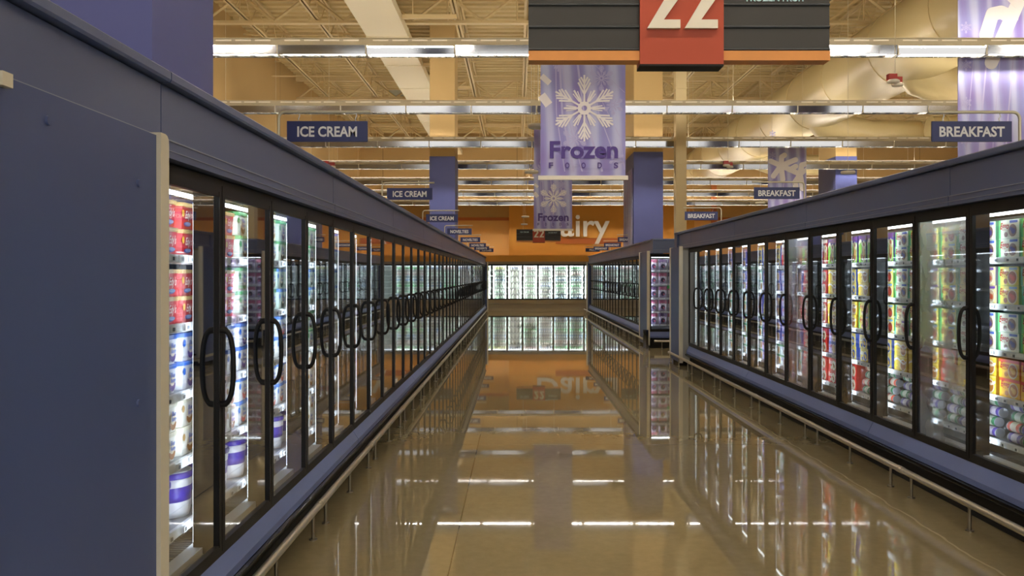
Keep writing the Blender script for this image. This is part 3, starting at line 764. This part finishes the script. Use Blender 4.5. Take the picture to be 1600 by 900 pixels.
# breakfast run, near island: door index counted from entrance end; door k spans d = -.53+.78k
plans = [
    [['rs'], ['pu'], ['gr'], ['bl'], ['rd']], [['ca', 'cb'], ['wc'], ['wb'], ['wa'], ['wa']],
    [['ca', 'cb', 'cc'], ['wc'], ['wa', 'wb', 'wa'], ['wc', 'wd'], ['wa', 'wa', 'wb']],        # d 5.6 wait index map below
]
stock = {  # (module, door): plan
    (1, 1): [['cb', 'cc'], ['wc'], ['wa'], ['wd', 'wa'], ['wa']],
    (1, 2): [['ca', 'cb', 'cc'], ['wc'], ['wa', 'wb'], ['wc', 'wd', 'wa'], ['wa', 'wa', 'wb']],
    (1, 3): [['ca', 'cc'], ['pw', 'rs'], ['wb', 'wa'], ['wd', 'wa'], ['wb', 'wa']],
    (1, 4): [['cc', 'ca'], ['pw'], ['wa', 'wd'], ['wd', 'wb'], ['wa', 'wb']],
    (2, 0): [['cb', 'cc'], ['bl'], ['wa'], ['wa', 'pw'], ['gr']],
    (2, 1): [['rs'], ['bl', 'pu'], ['pw'], ['bl', 'pw'], ['gr']],
    (2, 2): [['rs'], ['rs'], ['rd'], ['rs'], ['rd', 'gr']],
    (2, 3): [['en'], ['pu'], ['rs', 'pu'], ['pu'], ['rd']],
    (2, 4): [['en', 'pu'], ['pu'], ['pu', 'bl'], ['pu'], ['bl']],
    (3, 0): [['en'], ['en', 'gr'], ['pu'], ['en', 'pu'], ['bl', 'pu']],
    (3, 1): [['en'], ['en'], ['en'], ['pu'], ['pu']],
    (3, 2): [['en'], ['en'], ['en'], ['en'], ['pu', 'en']],
    (3, 3): [['en'], ['en'], ['en'], ['en'], ['en']],
    (3, 4): [['en'], ['en'], ['en'], ['en'], ['en']],
}
dn = 0
for (mi, di), plan in stock.items():
    y0 = (-.53, 3.37, 7.27, 11.17)[mi]
    fill((RIGHT_X, y0, 0), 0, di, .78, .045, plan, f'{ORD[dn]} breakfast door', 'breakfast')
    dn += 1
# ice cream run: rotated by 180, local door 4 of module 0 is the one beside the end panel
iplans = [
    [['pail'], ['ib'], ['ip'], ['ir'], ['ir']],
    [['pail'], ['ib'], ['ip'], ['ir'], ['ir']],
    [['pail'], ['is'], ['im', 'ip'], ['ig'], ['ig']],
    [['pail'], ['im', 'is'], ['is'], ['ig', 'im'], ['ig']],
    [['ib'], ['ib'], ['ig'], ['im'], ['ig']],
    [['ib'], ['ir', 'ib'], ['ib'], ['im'], ['im']],
    [['ip'], ['ir'], ['ib'], ['ib'], ['ig']],
    [['ip'], ['ib'], ['im'], ['ib'], ['ir']],
]
for k, plan in enumerate(iplans):
    mod = k//5; di = 4-k % 5
    fill((LEFT_X, 3.09+3.9*(mod+1), 0), PI, di, .78, 0, plan, f'{ORD[k]} ice cream door', 'ice cream')
# berry end case (rot 90: local y -> -x): only the shelves seen past the near run
M = Matrix.Translation(Vector((5.31, 18.86, 0))) @ Matrix.Rotation(PI/2, 4, 'Z')
for j in range(5):
    for c in range(5):
        key = 'ba' if (j*3+c) % 5 != 1 else 'bb'
        if j == 4: key = 'bb' if c else 'ba'
        y = 2.31-.13-c*.212
        pos = M @ Vector((.2, y, SHELVES[j]+.028))
        spawn(key, pos, PI/2, f"{PROTO[key]['words']}, {ORD[c]} from the blue corner panel on the {SHELF_WORD[j]} shelf", 'berry bags in the end case')
spawn('sc', M @ Vector((.15, 2.31-.52, SHELVES[3]-.08)), PI/2, 'small bright green sale card on the shelf edge of the berry end case', None)

# ------------------------------------------------------------------ dairy wall
dpitch = .776
DSH = [.36, .66, .96, 1.26, 1.56, 1.86]
x_first = (768.5-808)*42/1300
dproto = freezer_case(5, .11, 'dairy_cooler', False, dpitch, dairy_led_m, glass_dairy, [z for z in DSH], 1.2, mat('kick_tan', 'a89f90', .5), tall=False)
cols = []
dx = x_first-dpitch*6
for i in range(4):
    o = dproto if i == 0 else copy_tree(dproto)
    x_low = dx+i*5*dpitch; o.location = (x_low+5*dpitch, 42.0, 0); o.rotation_euler = (0, 0, PI/2)
    tag(o, f'bright glass door dairy cooler on the back wall, {ORD[i]} counted from the tan side wall', 'dairy cooler', 'dairy coolers on the back wall')
b = MB(); b.box(XL+.01, 18, 41.9, 43.38, 2.215, 2.34, mat('soffit_grey', '8a8378', .5)); b.box(XL+.01, 18, 41.95, 43.38, 2.34, 2.65, orange_deep)
tag(b.build('cooler_soffit'), 'orange soffit with grey lip above the dairy coolers', 'soffit')
def jug(c, lid, label=None):
    b = MB(); b.lathe([(.062, 0), (.07, .01), (.07, .13), (.06, .17), (.028, .215), (.02, .225)], P(c, .4), 12, (.075, 0)); b.lathe([(.022, .222), (.022, .245)], P(lid), 8, (.075, 0))
    if label: b.lathe([(.0712, .045), (.0712, .1)], P(label), 12, (.075, 0))
    return b
def bottle(c, lid, label):
    b = MB(); b.lathe([(.04, 0), (.044, .01), (.044, .15), (.03, .19), (.017, .215)], P(c, .4), 10, (.05, 0)); b.lathe([(.019, .212), (.019, .235)], P(lid), 8, (.05, 0)); b.lathe([(.045, .05), (.045, .12)], P(label), 10, (.05, 0))
    return b
proto('milk_jug', 'j1', jug('f4f6f2', 'f0f4f0'), 'white milk jug', 'milk jug', .158, .245, .15)
proto('milk_jug', 'j2', jug('f2f8f4', '58c088', 'd0ecd8'), 'white milk jug with green label', 'milk jug', .158, .245, .15)
proto('milk_bottle', 'b1', bottle('f0f4f0', 'e8f0ea', 'c8e8d8'), 'small white milk bottle', 'milk bottle', .1, .235, .1)
proto('milk_bottle', 'b2', bottle('e8f4ea', '38a860', '90d8a0'), 'milk bottle with green cap', 'milk bottle', .1, .235, .1)
proto('milk_bottle', 'b3', bottle('eef0fa', '2a58c0', 'a8b8e0'), 'milk bottle with blue cap', 'milk bottle', .1, .235, .1)
proto('milk_bottle', 'b4', bottle('f8ecec', 'c88898', 'e8c8d0'), 'milk bottle with pink cap', 'milk bottle', .1, .235, .1)
proto('milk_bottle', 'b5', bottle('f4f4d8', 'a8b848', 'd8e088'), 'milk bottle with yellow green cap', 'milk bottle', .1, .235, .1)
proto('milk_bottle', 'b6', bottle('d0ccc8', '6a6470', '9a94a0'), 'grey chocolate milk bottle', 'milk bottle', .1, .235, .1)
dplan = [['j1']*5+['b5'], ['b1', 'b1', 'b1', 'b3', 'b1', 'b5'], ['j1', 'j1', 'j1', 'j1', 'j1', 'b3'], ['b1', 'b1', 'b2', 'b1', 'b1', 'b4'],
         ['b6', 'b6', 'b3', 'b6', 'b1', 'b3'], ['b3', 'b1', 'b2', 'b3', 'b4', 'b2'], ['b3', 'b1', 'b2', 'b3', 'b4', 'b2'], ['b4', 'b1', 'b1', 'b3', 'b1', 'b4']]
for dcol in range(8):
    x0 = x_first+(dcol-1)*dpitch+.05; x1 = x0+dpitch-.1
    if dcol == 0: x0 = x1-.26
    for j in range(6):
        key = dplan[dcol][j]; p = PROTO[key]; nf = int((x1-x0)/p['w']+.01); 
        if dcol == 7: nf = 2
        g = p['w'] if dcol == 7 else (x1-x0)/nf
        for c in range(nf):
            spawn(key, (x0+(c+.5)*g, 42.2, DSH[j]+.067), PI/2, f"{p['words']}, {ORD[c]} on {ORD[5-j]} shelf down, {ORD[dcol]} dairy door", 'milk on the dairy shelves')

# ------------------------------------------------------------------ back wall sign
b = MB(); b.box(-.42, 9.2, 43.2, 43.36, 2.66, 5.35, orange_deep); b.box(2.0, 5.4, 43.17, 43.2, 3.28, 3.58, brown_stripe)
tag(b.build('wall_sign_board'), 'deep orange board on the back wall behind the silver word', 'sign board')
b = MB(); vs, fs = glyphs('Dairy', 1, .0, .012)
# measure: word scaled so that its right edge (y) meets px 953 and x-height .84 m
xs = [v[0] for v in vs]; kx = 1.86/ (max(xs)-min(xs))*2.02; x_right = (953-808)*43/1300; xh = 1.95
zs = 3.68
b.add([(x_right-(max(xs)-x)*kx, 43.08, zs+y_*xh*.86) for x, y_, z in vs]+[(x_right-(max(xs)-x)*kx, 43.17, zs+y_*xh*.86) for x, y_, z in vs],
      fs+[tuple(len(vs)+i for i in f) for f in fs], silver)
vs2, fs2 = glyphs('Dairy', 1, .045, .012)
b = MB(); b.add([(x_right-(max(xs)-x)*kx, 43.13-z, zs+y_*xh*.86) for x, y_, z in vs2], fs2, silver)
tag(b.build('wall_lettering'), 'big silver letters spelling Dairy on the orange back wall', 'lettering')

# ------------------------------------------------------------------ aisle 22 sign
def two(mb, x, z, w_, h_, y0, y1, m):
    """bold condensed 2, outline polygon: foot, diagonal and bowl"""
    t = w_*.36; out = []; cx, cz, r = .5*w_, h_-.5*w_, .5*w_
    foot = h_*.16
    A = [(0, 0), (w_, 0), (w_, foot), (w_*.5, foot)]
    pts_o = [(cx+r*math.cos(a), cz+r*math.sin(a)) for a in [math.radians(d) for d in range(-25, 181, 15)]]
    pts_i = [(cx+(r-t)*math.cos(a), cz+(r-t)*math.sin(a)) for a in [math.radians(d) for d in range(-25, 181, 15)]]
    quads = []
    for i in range(len(pts_o)-1): quads.append([pts_i[i], pts_o[i], pts_o[i+1], pts_i[i+1]])
    quads.append([(0, 0), (w_*.5, foot), pts_o[0], pts_i[0]])
    quads.append([(0, 0), (w_, 0), (w_, foot), (w_*.5, foot)])
    for q in quads: mb.prism([(x+a, z+c) for a, c in q], y0, y1, m)
def aisle_sign(y, xc, w_, zbot, h_, full, label):
    root = empty('aisle_sign', (xc, y, zbot)); tag(root, label, 'aisle sign', 'aisle number signs')
    k = w_/1.88
    b = MB(); b.box(-w_/2, w_/2, 0, .09*k, .06*k, h_, char); nn = 5; p = (h_-.06*k)/(h_/ (.14*k))
    z = .06*k; i = 0
    while z < h_-.02:
        for (a, c) in ((-w_/2, -.25*k), (.27*k, w_/2)):
            b.prism([(.0, z+.0), (-.012*k, z+.008*k), (-.012*k, z+.014*k), (0, z+.02*k)], a, c, char_rib, 'x')
        z += .1395*k; i += 1
    b.build('slatted_panel', root)
    b = MB(); b.box(-w_/2, w_/2, -.012*k, .1*k, 0, .06*k, wood); b.build('wood_band', root)
    r0, r1 = (-.248*k, .272*k)
    b = MB(); b.box(r0, r1, -.03*k, .11*k, -.028*k, h_+.03*k, sign_red); b.box(r0, r1, -.0305*k, .111*k, -.040*k, -.028*k, dark_void); rp = b.build('number_panel', root)
    b = MB()
    for q in (0, 1): two(b, r0+.04*k+q*.232*k, .187*k, .205*k, .33*k, -.06*k, -.03*k, letter_cream)
    b.build('number_lettering', rp)
    b = MB(); text_front(b, 'ICE CREAM', -.6*k, -.002, .395*k, .36*k, letter_blue, .003, .02)
    text_front(b, 'FROZEN FRUIT', .605*k, -.002, .372*k, .37*k, letter_blue, .003, .02); 
    text_front(b, 'FROZEN BREAKFAST', .605*k, -.002, .507*k, .44*k, letter_blue, .003, .02)
    b.build('word_lettering', root)
    for s in (-.7, .7):
        b = MB(); b.tube([(s*w_/2, .05, h_), (s*w_/2, .05, ZC-zbot)], .006, fixture, 6, False); b.build('hanger_rod', root)
aisle_sign(5.2, (1061-808)/1300*5.2, 1.88, H+(430-95)/1300*5.2, .56, True, 'huge charcoal and red aisle 22 sign with wood band hanging overhead')
aisle_sign(35.0, (841.5-808)/1300*35, 1.86, H+(430-378)/1300*35, .53, True, 'small looking aisle 22 sign hanging far down by the dairy wall')

# ------------------------------------------------------------------ banners
def snowflake(mb, cx, cz, R_, y, m, thick=.035, n=12):
    q_ = [0]
    def stroke(x0, z0, x1, z1, t):
        q_[0] += 1; y_ = y-.00004*q_[0]
        dx_, dz_ = x1-x0, z1-z0; l = math.hypot(dx_, dz_); nx, nz = -dz_/l*t/2, dx_/l*t/2
        mb.prism([(x0+nx, z0+nz), (x0-nx, z0-nz), (x1-nx, z1-nz), (x1+nx, z1+nz)], y_, y+.002, m)
    T = R_*thick*1.6
    for i in range(6):
        a = PI/2+i*PI/3; ca, sa = math.cos(a), math.sin(a)
        stroke(cx+ca*R_*.14, cz+sa*R_*.14, cx+ca*R_, cz+sa*R_, T)
        for q, ln in ((.42, .40), (.58, .34), (.74, .22)):
            for s in (-1, 1):
                bx, bz = cx+ca*R_*q, cz+sa*R_*q; a2 = a+s*PI/6.5
                stroke(bx, bz, bx+math.cos(a2)*R_*ln, bz+math.sin(a2)*R_*ln, T*.9)
        a = PI/2+PI/6+i*PI/3; ca, sa = math.cos(a), math.sin(a)
        stroke(cx+ca*R_*.14, cz+sa*R_*.14, cx+ca*R_*.62, cz+sa*R_*.62, T)
        for s in (-1, 1):
            a3 = a+s*.14; stroke(cx+math.cos(a3)*R_*.24, cz+math.sin(a3)*R_*.24, cx+math.cos(a3)*R_*.55, cz+math.sin(a3)*R_*.55, T*.55)
    ring = [(cx+R_*.2*math.cos(2*PI*k/20), cz+R_*.2*math.sin(2*PI*k/20)) for k in range(20)]
    rin = [(cx+R_*.08*math.cos(2*PI*k/20), cz+R_*.08*math.sin(2*PI*k/20)) for k in range(20)]
    for k in range(20):
        j = (k+1) % 20; mb.prism([ring[k], ring[j], rin[j], rin[k]], y-.004, y+.002, m)
def streak(mb, pts, t, y, m):
    for (x0, z0), (x1, z1) in zip(pts, pts[1:]):
        l = math.hypot(x1-x0, z1-z0); nx, nz = -(z1-z0)/l*t/2, (x1-x0)/l*t/2
        mb.prism([(x0+nx, z0+nz), (x0-nx, z0-nz), (x1-nx, z1-nz), (x1+nx, z1+nz)], y, y+.001, m)
def frozen_banner(y, xc, w_, zbot, label):
    k = w_/1.02; root = empty('frozen_foods_banner', (xc, y, zbot)); tag(root, label, 'banner', 'hanging frozen foods banners'); h_ = 2.8*k
    b = MB(); b.box(-w_/2, w_/2, 0, .012, .05*k, h_, banner_m); sh = b.build('banner_sheet', root)
    b = MB(); b.box(-.54*k, .54*k, -.012, .024, 0, .05*k, white_plastic); b.build('bottom_bar', root)
    b = MB(); b.box(-.54*k, .54*k, -.012, .024, h_, h_+.05*k, white_plastic); b.build('top_bar', root)
    b = MB(); snowflake(b, .015*k, .86*k, .40*k, -.006, flake_white); b.build('snowflake_print', sh)
    b = MB()
    for (a, c, r) in ((.22, 1.22, .16), (.36, .9, .13), (-.1, .5, .16), (.4, .25, .1), (-.3, 1.6, .3), (.15, 2.0, .25)): snowflake(b, a*k, c*k, r*k, -.002, flake_pale)
    for i, x0 in enumerate((-.34, -.3, -.27, -.1, .05)): streak(b, [((x0)*k, 2.75*k), ((x0+.01)*k, 1.6*k), ((x0+.02+.03*i)*k, .8*k), ((x0+.12+.07*i)*k, .1*k)], .012*k*(1+i % 2), -.001, flake_pale)
    streak(b, [(.1*k, 1.42*k), (.5*k, 1.05*k)], .006*k, -.001, flake_pale); streak(b, [(.2*k, 1.0*k), (.45*k, .5*k), (.5*k, .12*k)], .006*k, -.001, flake_pale)
    streak(b, [(-.5*k, 1.25*k), (-.4*k, 1.16*k)], .07*k, -.002, flake_white); streak(b, [(-.5*k, 1.02*k), (-.41*k, .9*k)], .1*k, -.002, flake_white)
    b.build('frost_print', sh)
    b = MB(); text_front(b, 'Frozen', .01*k, -.006, .265*k, .82*k, purple_ink, .002, .03, .20*k)
    for i, ch in enumerate('FOODS'): text_front(b, ch, (-.385+.195*i)*k, -.006, .14*k, .052*k, purple_ink, .002, .02, .068*k)
    b.build('word_print', sh)
    for s in (-.4, .4):
        b = MB(); b.tube([(s*k, .006, h_), (s*k, .006, ZC-zbot)], .005, fixture, 6, False); b.build('hanger_wire', root)
frozen_banner(10.0, (911-808)/130, 1.02, H+149/130, 'lavender Frozen Foods banner with big snowflake hanging under the aisle 22 sign')
frozen_banner(22.2, (864-808)/1300*22.2, 1.02, H+69.5/1300*22.2, 'smaller lavender Frozen Foods banner hanging further down the aisle')

def flake_banner(y, x0, x1, z0, z1, S, cx, cz, label, segs=None, rad=.075):
    root = empty('snowflake_banner', ((x0+x1)/2, y, z0)); w_ = x1-x0; tag(root, label, 'banner', 'large snowflake banners')
    b = MB(); b.box(-w_/2, w_/2, 0, .015, 0, z1-z0, banner_m); sh = b.build('banner_sheet', root)
    b = MB(); b.box(-w_/2-.02, w_/2+.02, -.012, .028, z1-z0, z1-z0+.05, white_plastic); b.build('top_bar', root)
    b = MB()
    cnt_ = [0]
    def cap_(x0_, z0_, x1_, z1_, t):
        cnt_[0] += 1
        l = math.hypot(x1_-x0_, z1_-z0_); ux, uz = (x1_-x0_)/l, (z1_-z0_)/l; pr = []
        for k in range(9):
            a = PI/2+PI*k/8; pr.append((x0_+t*(math.cos(a)*ux-math.sin(a)*uz), z0_+t*(math.cos(a)*uz+math.sin(a)*ux)))
        for k in range(9):
            a = -PI/2+PI*k/8; pr.append((x1_+t*(math.cos(a)*ux-math.sin(a)*uz), z1_+t*(math.cos(a)*uz+math.sin(a)*ux)))
        ok = all(abs(q[0]) < w_/2-.005 for q in pr)
        pr = [(max(-w_/2+.003, min(w_/2-.003, a)), max(.003, c)) for a, c in pr]; pr = [q for i_, q in enumerate(pr) if q != pr[i_-1]]
        b.prism(pr, -.003-.0008*cnt_[0], .001, flake_white)
    segs = segs or [(0, 0, -.3, .13), (0, 0, .02, .25), (.02, .25, .1, .3), (0, 0, .32, .13), (.32, .13, .42, .17), (0, 0, -.22, -.3), (0, 0, .05, -.4), (0, 0, .55, -.25),
            (.55, -.25, .6, .02), (.6, .02, .72, .05), (.55, -.25, .76, -.12), (.55, -.25, .4, -.48), (.4, -.48, .42, -.6), (.55, -.25, .62, -.66), (.25, -.12, .42, -.02)]
    for a, c, d_, e in segs: cap_(cx+a*S, cz-z0+c*S, cx+d_*S, cz-z0+e*S, rad*S)
    b.build('snowflake_print', sh)
    b = MB()
    for i in range(4):
        x = -w_/2+.1+i*(w_-.3)/4; streak(b, [(x, (z1-z0)*.02), (x+.05, (z1-z0)*.3), (x+.16, (z1-z0)*.6)], .012+.012*(i % 2), -.001, flake_pale)
    for i in range(5): snowflake(b, -w_/2+.13, .5+i*.62, .1, -.001, flake_pale)
    b.build('frost_print', sh)
    for s in (-.4, .4):
        b = MB(); b.tube([(s*w_, .006, z1-z0), (s*w_, .006, ZC-z0)], .005, fixture, 6, False); b.build('hanger_wire', root)
flake_banner(24.0, 392*24/1300, 452*24/1300, 2.75, H+202*24/1300, 1.0, -.18, H+182*24/1300-.2, 'mauve snowflake banner hanging beyond the middle breakfast sign')
flake_banner(13.7, 689*13.7/1300, 800*13.7/1300, 2.75, H+5.3, 1.0, 0, H, 'large lilac snowflake banner behind the first breakfast sign', [(-.04, 3.5, .45, 4.6), (-.13, 3.95, -.02, 4.3), (-.02, 4.3, .12, 4.33), (.12, 4.33, .3, 4.25), (.05, 4.9, .4, 4.5)], .11)
b = MB(); b.box(3.325, 3.34, 24.05, 26.0, 2.2, H+3.1, banner_m)
for i in range(4): b.add([(3.322, 24.3+i*.45, 2.3), (3.322, 24.36+i*.45, 2.3), (3.322, 24.5+i*.4, 4.6), (3.322, 24.44+i*.4, 4.6)], [(0, 1, 2, 3)], flake_white)
tag(b.build('side_banner'), 'narrow looking purple banner on the side of the periwinkle column', 'banner')

# ------------------------------------------------------------------ flag signs on the headers
def flag_sign(x, y, word, side, label, zc=H+1.06, htop=2.41):
    """side=-1: post on the left of the board"""
    root = empty('category_sign', (x, y, 0)); tag(root, label, 'hanging sign', 'blue category signs over the cases')
    b = MB(); b.box(-.297, .297, -.008, .008, zc-.076, zc+.076, navy); bd = b.build('sign_board', root)
    b = MB()
    tw = {'ICE CREAM': .44, 'BREAKFAST': .485, 'NOVELTIES': .44, 'DESSERTS': .42, 'TOPPINGS': .42, 'FRUIT': .28}[word]
    text_front(b, word, 0, -.0085, zc-.037, tw, sign_white, .002, .025, .074)
    b.build('lettering', bd)
    px_ = side*.36; zt = zc+.145; pts = [(px_, 0, htop-.012), (px_, 0, zt-.05)]
    for k in range(1, 6): a = k/5*PI/2; pts.append((px_-side*.05*(1-math.cos(a)), 0, zt-.05+.05*math.sin(a)))
    pts.append((-side*.32, 0, zt)); b = MB(); b.tube(pts, .011, mat('pipe_cream', 'cfccb8', .4, .3), 8); b.build('post', root)
    for q in (-.21, .21):
        b = MB(); b.tube([(q, 0, zt-.008), (q+.006, 0, zt-.03), (q-.004, 0, zt-.05), (q, 0, zc+.074)], .004, chrome, 5); b.build('hook', root)
    b = MB(); b.tube([(px_, 0, htop-.004), (px_, 0, htop+.008)], .03, steel_post, 12); b.build('foot_plate', root)
lwords = [(6.14, 'ICE CREAM'), (10.85, 'ICE CREAM'), (15.5, 'ICE CREAM'), (20.2, 'NOVELTIES'), (24.9, 'NOVELTIES'), (29.5, 'NOVELTIES'), (32.8, 'DESSERTS'), (35.3, 'TOPPINGS')]
cnt = {}
for y, wd in lwords:
    k = cnt.get(wd, 0); cnt[wd] = k+1; tot = sum(1 for _, q in lwords if q == wd)
    lab = f'navy hanging sign reading {wd.title()}' + (f', {ORD[k]} of three from the entrance' if tot == 3 else ' near the dairy wall')
    flag_sign(-1.40 if y < 34 else -1.3, y, wd, -1, lab)
rwords = [(6.2, 3.385, 'BREAKFAST'), (10.85, 3.385, 'BREAKFAST'), (15.0, 3.32, 'BREAKFAST'), (25.0, 3.32, 'BREAKFAST'), (29.5, 3.38, 'BREAKFAST'), (33.3, 3.36, 'BREAKFAST'), (35.3, 3.2, 'FRUIT')]
for i, (y, x, wd) in enumerate(rwords):
    flag_sign(x, y, wd, 1, 'navy hanging sign reading Fruit above the far breakfast island' if wd == 'FRUIT' else f'navy hanging sign reading Breakfast, {ORD[i]} of six down the store', H+1.07, 2.455)

# ------------------------------------------------------------------ ceiling-hung alarms and disc sensors
def alarm(x, y, z, label):
    root = empty('fire_alarm', (x, y, z)); tag(root, label, 'fire alarm', 'red hanging alarms')
    b = MB(); b.box(-.13, .0, -.05, .05, 0, .09, alarm_red); b.box(.0, .13, .06, .16, -.02, .07, alarm_red); b.build('alarm_box', root)
    b = MB(); b.lathe([(.05, -.055), (.09, -.045), (.095, -.02), (.07, 0)], white_plastic, 16, (-.05, -.02)); b.lathe([(.05, -.08), (.085, -.07), (.085, -.04), (.06, -.02)], white_plastic, 16, (.07, .1)); b.build('strobe_dome', root)
    b = MB(); b.tube([(0, .03, .09), (0, .03, ZC-z)], .006, fixture, 5, False); b.build('hanger_rod', root)
alarm(-5.27, 13.0, H+3.05, 'red and white fire alarm hanging before the tan side wall')
alarm(5.92, 13.0, H+3.05, 'red and white fire alarm hanging beside the big round duct')
alarm(-4.8, 21.2, H+2.82, 'small red alarm hanging above the first ice cream sign')
alarm(5.38, 21.2, H+2.82, 'small red alarm hanging between the breakfast signs and the duct')
def sensor(x, y, z, label, top=None):
    top = top or ZC
    root = empty('disc_sensor', (x, y, z)); tag(root, label, 'sensor', 'white disc sensors on wires')
    b = MB(); b.lathe([(.05, -.03), (.12, -.025), (.13, 0), (.12, .02), (.04, .03)], white_plastic, 20); b.build('disc_body', root)
    b = MB(); b.tube([(0, 0, .03), (.015, 0, .12), (-.015, 0, .2), (0, 0, .3), (0, 0, top-z)], .004, fixture, 5, False); b.build('wire', root)
for i, y in enumerate((10.6, 15.3, 21.8, 27.0, 31.0)): sensor(.265, y, H+1.9, f'white disc sensor hanging on a wire over the aisle, {ORD[i]} going down it', JB)
for i, (px_, py_, d_) in enumerate(((1325, 269, 15.3), (1188, 317, 21.9), (1083, 336, 26.3))):
    sensor((px_-808)*d_/1300, d_, H+(430-py_)*d_/1300, ['white disc sensor hanging in front of the dark blue column', 'white disc sensor hanging under the second breakfast sign', 'white disc sensor hanging by the slim cream post'][i])
# wall strobe on tan wall
b = MB(); b.box(XL, XL+.06, 20.9, 21.1, H+4.6, H+5.0, white_plastic); b.box(XL+.06, XL+.1, 20.95, 21.05, H+4.85, H+4.97, alarm_red)
tag(b.build('wall_strobe'), 'white wall strobe mounted on the tan side wall', 'strobe')
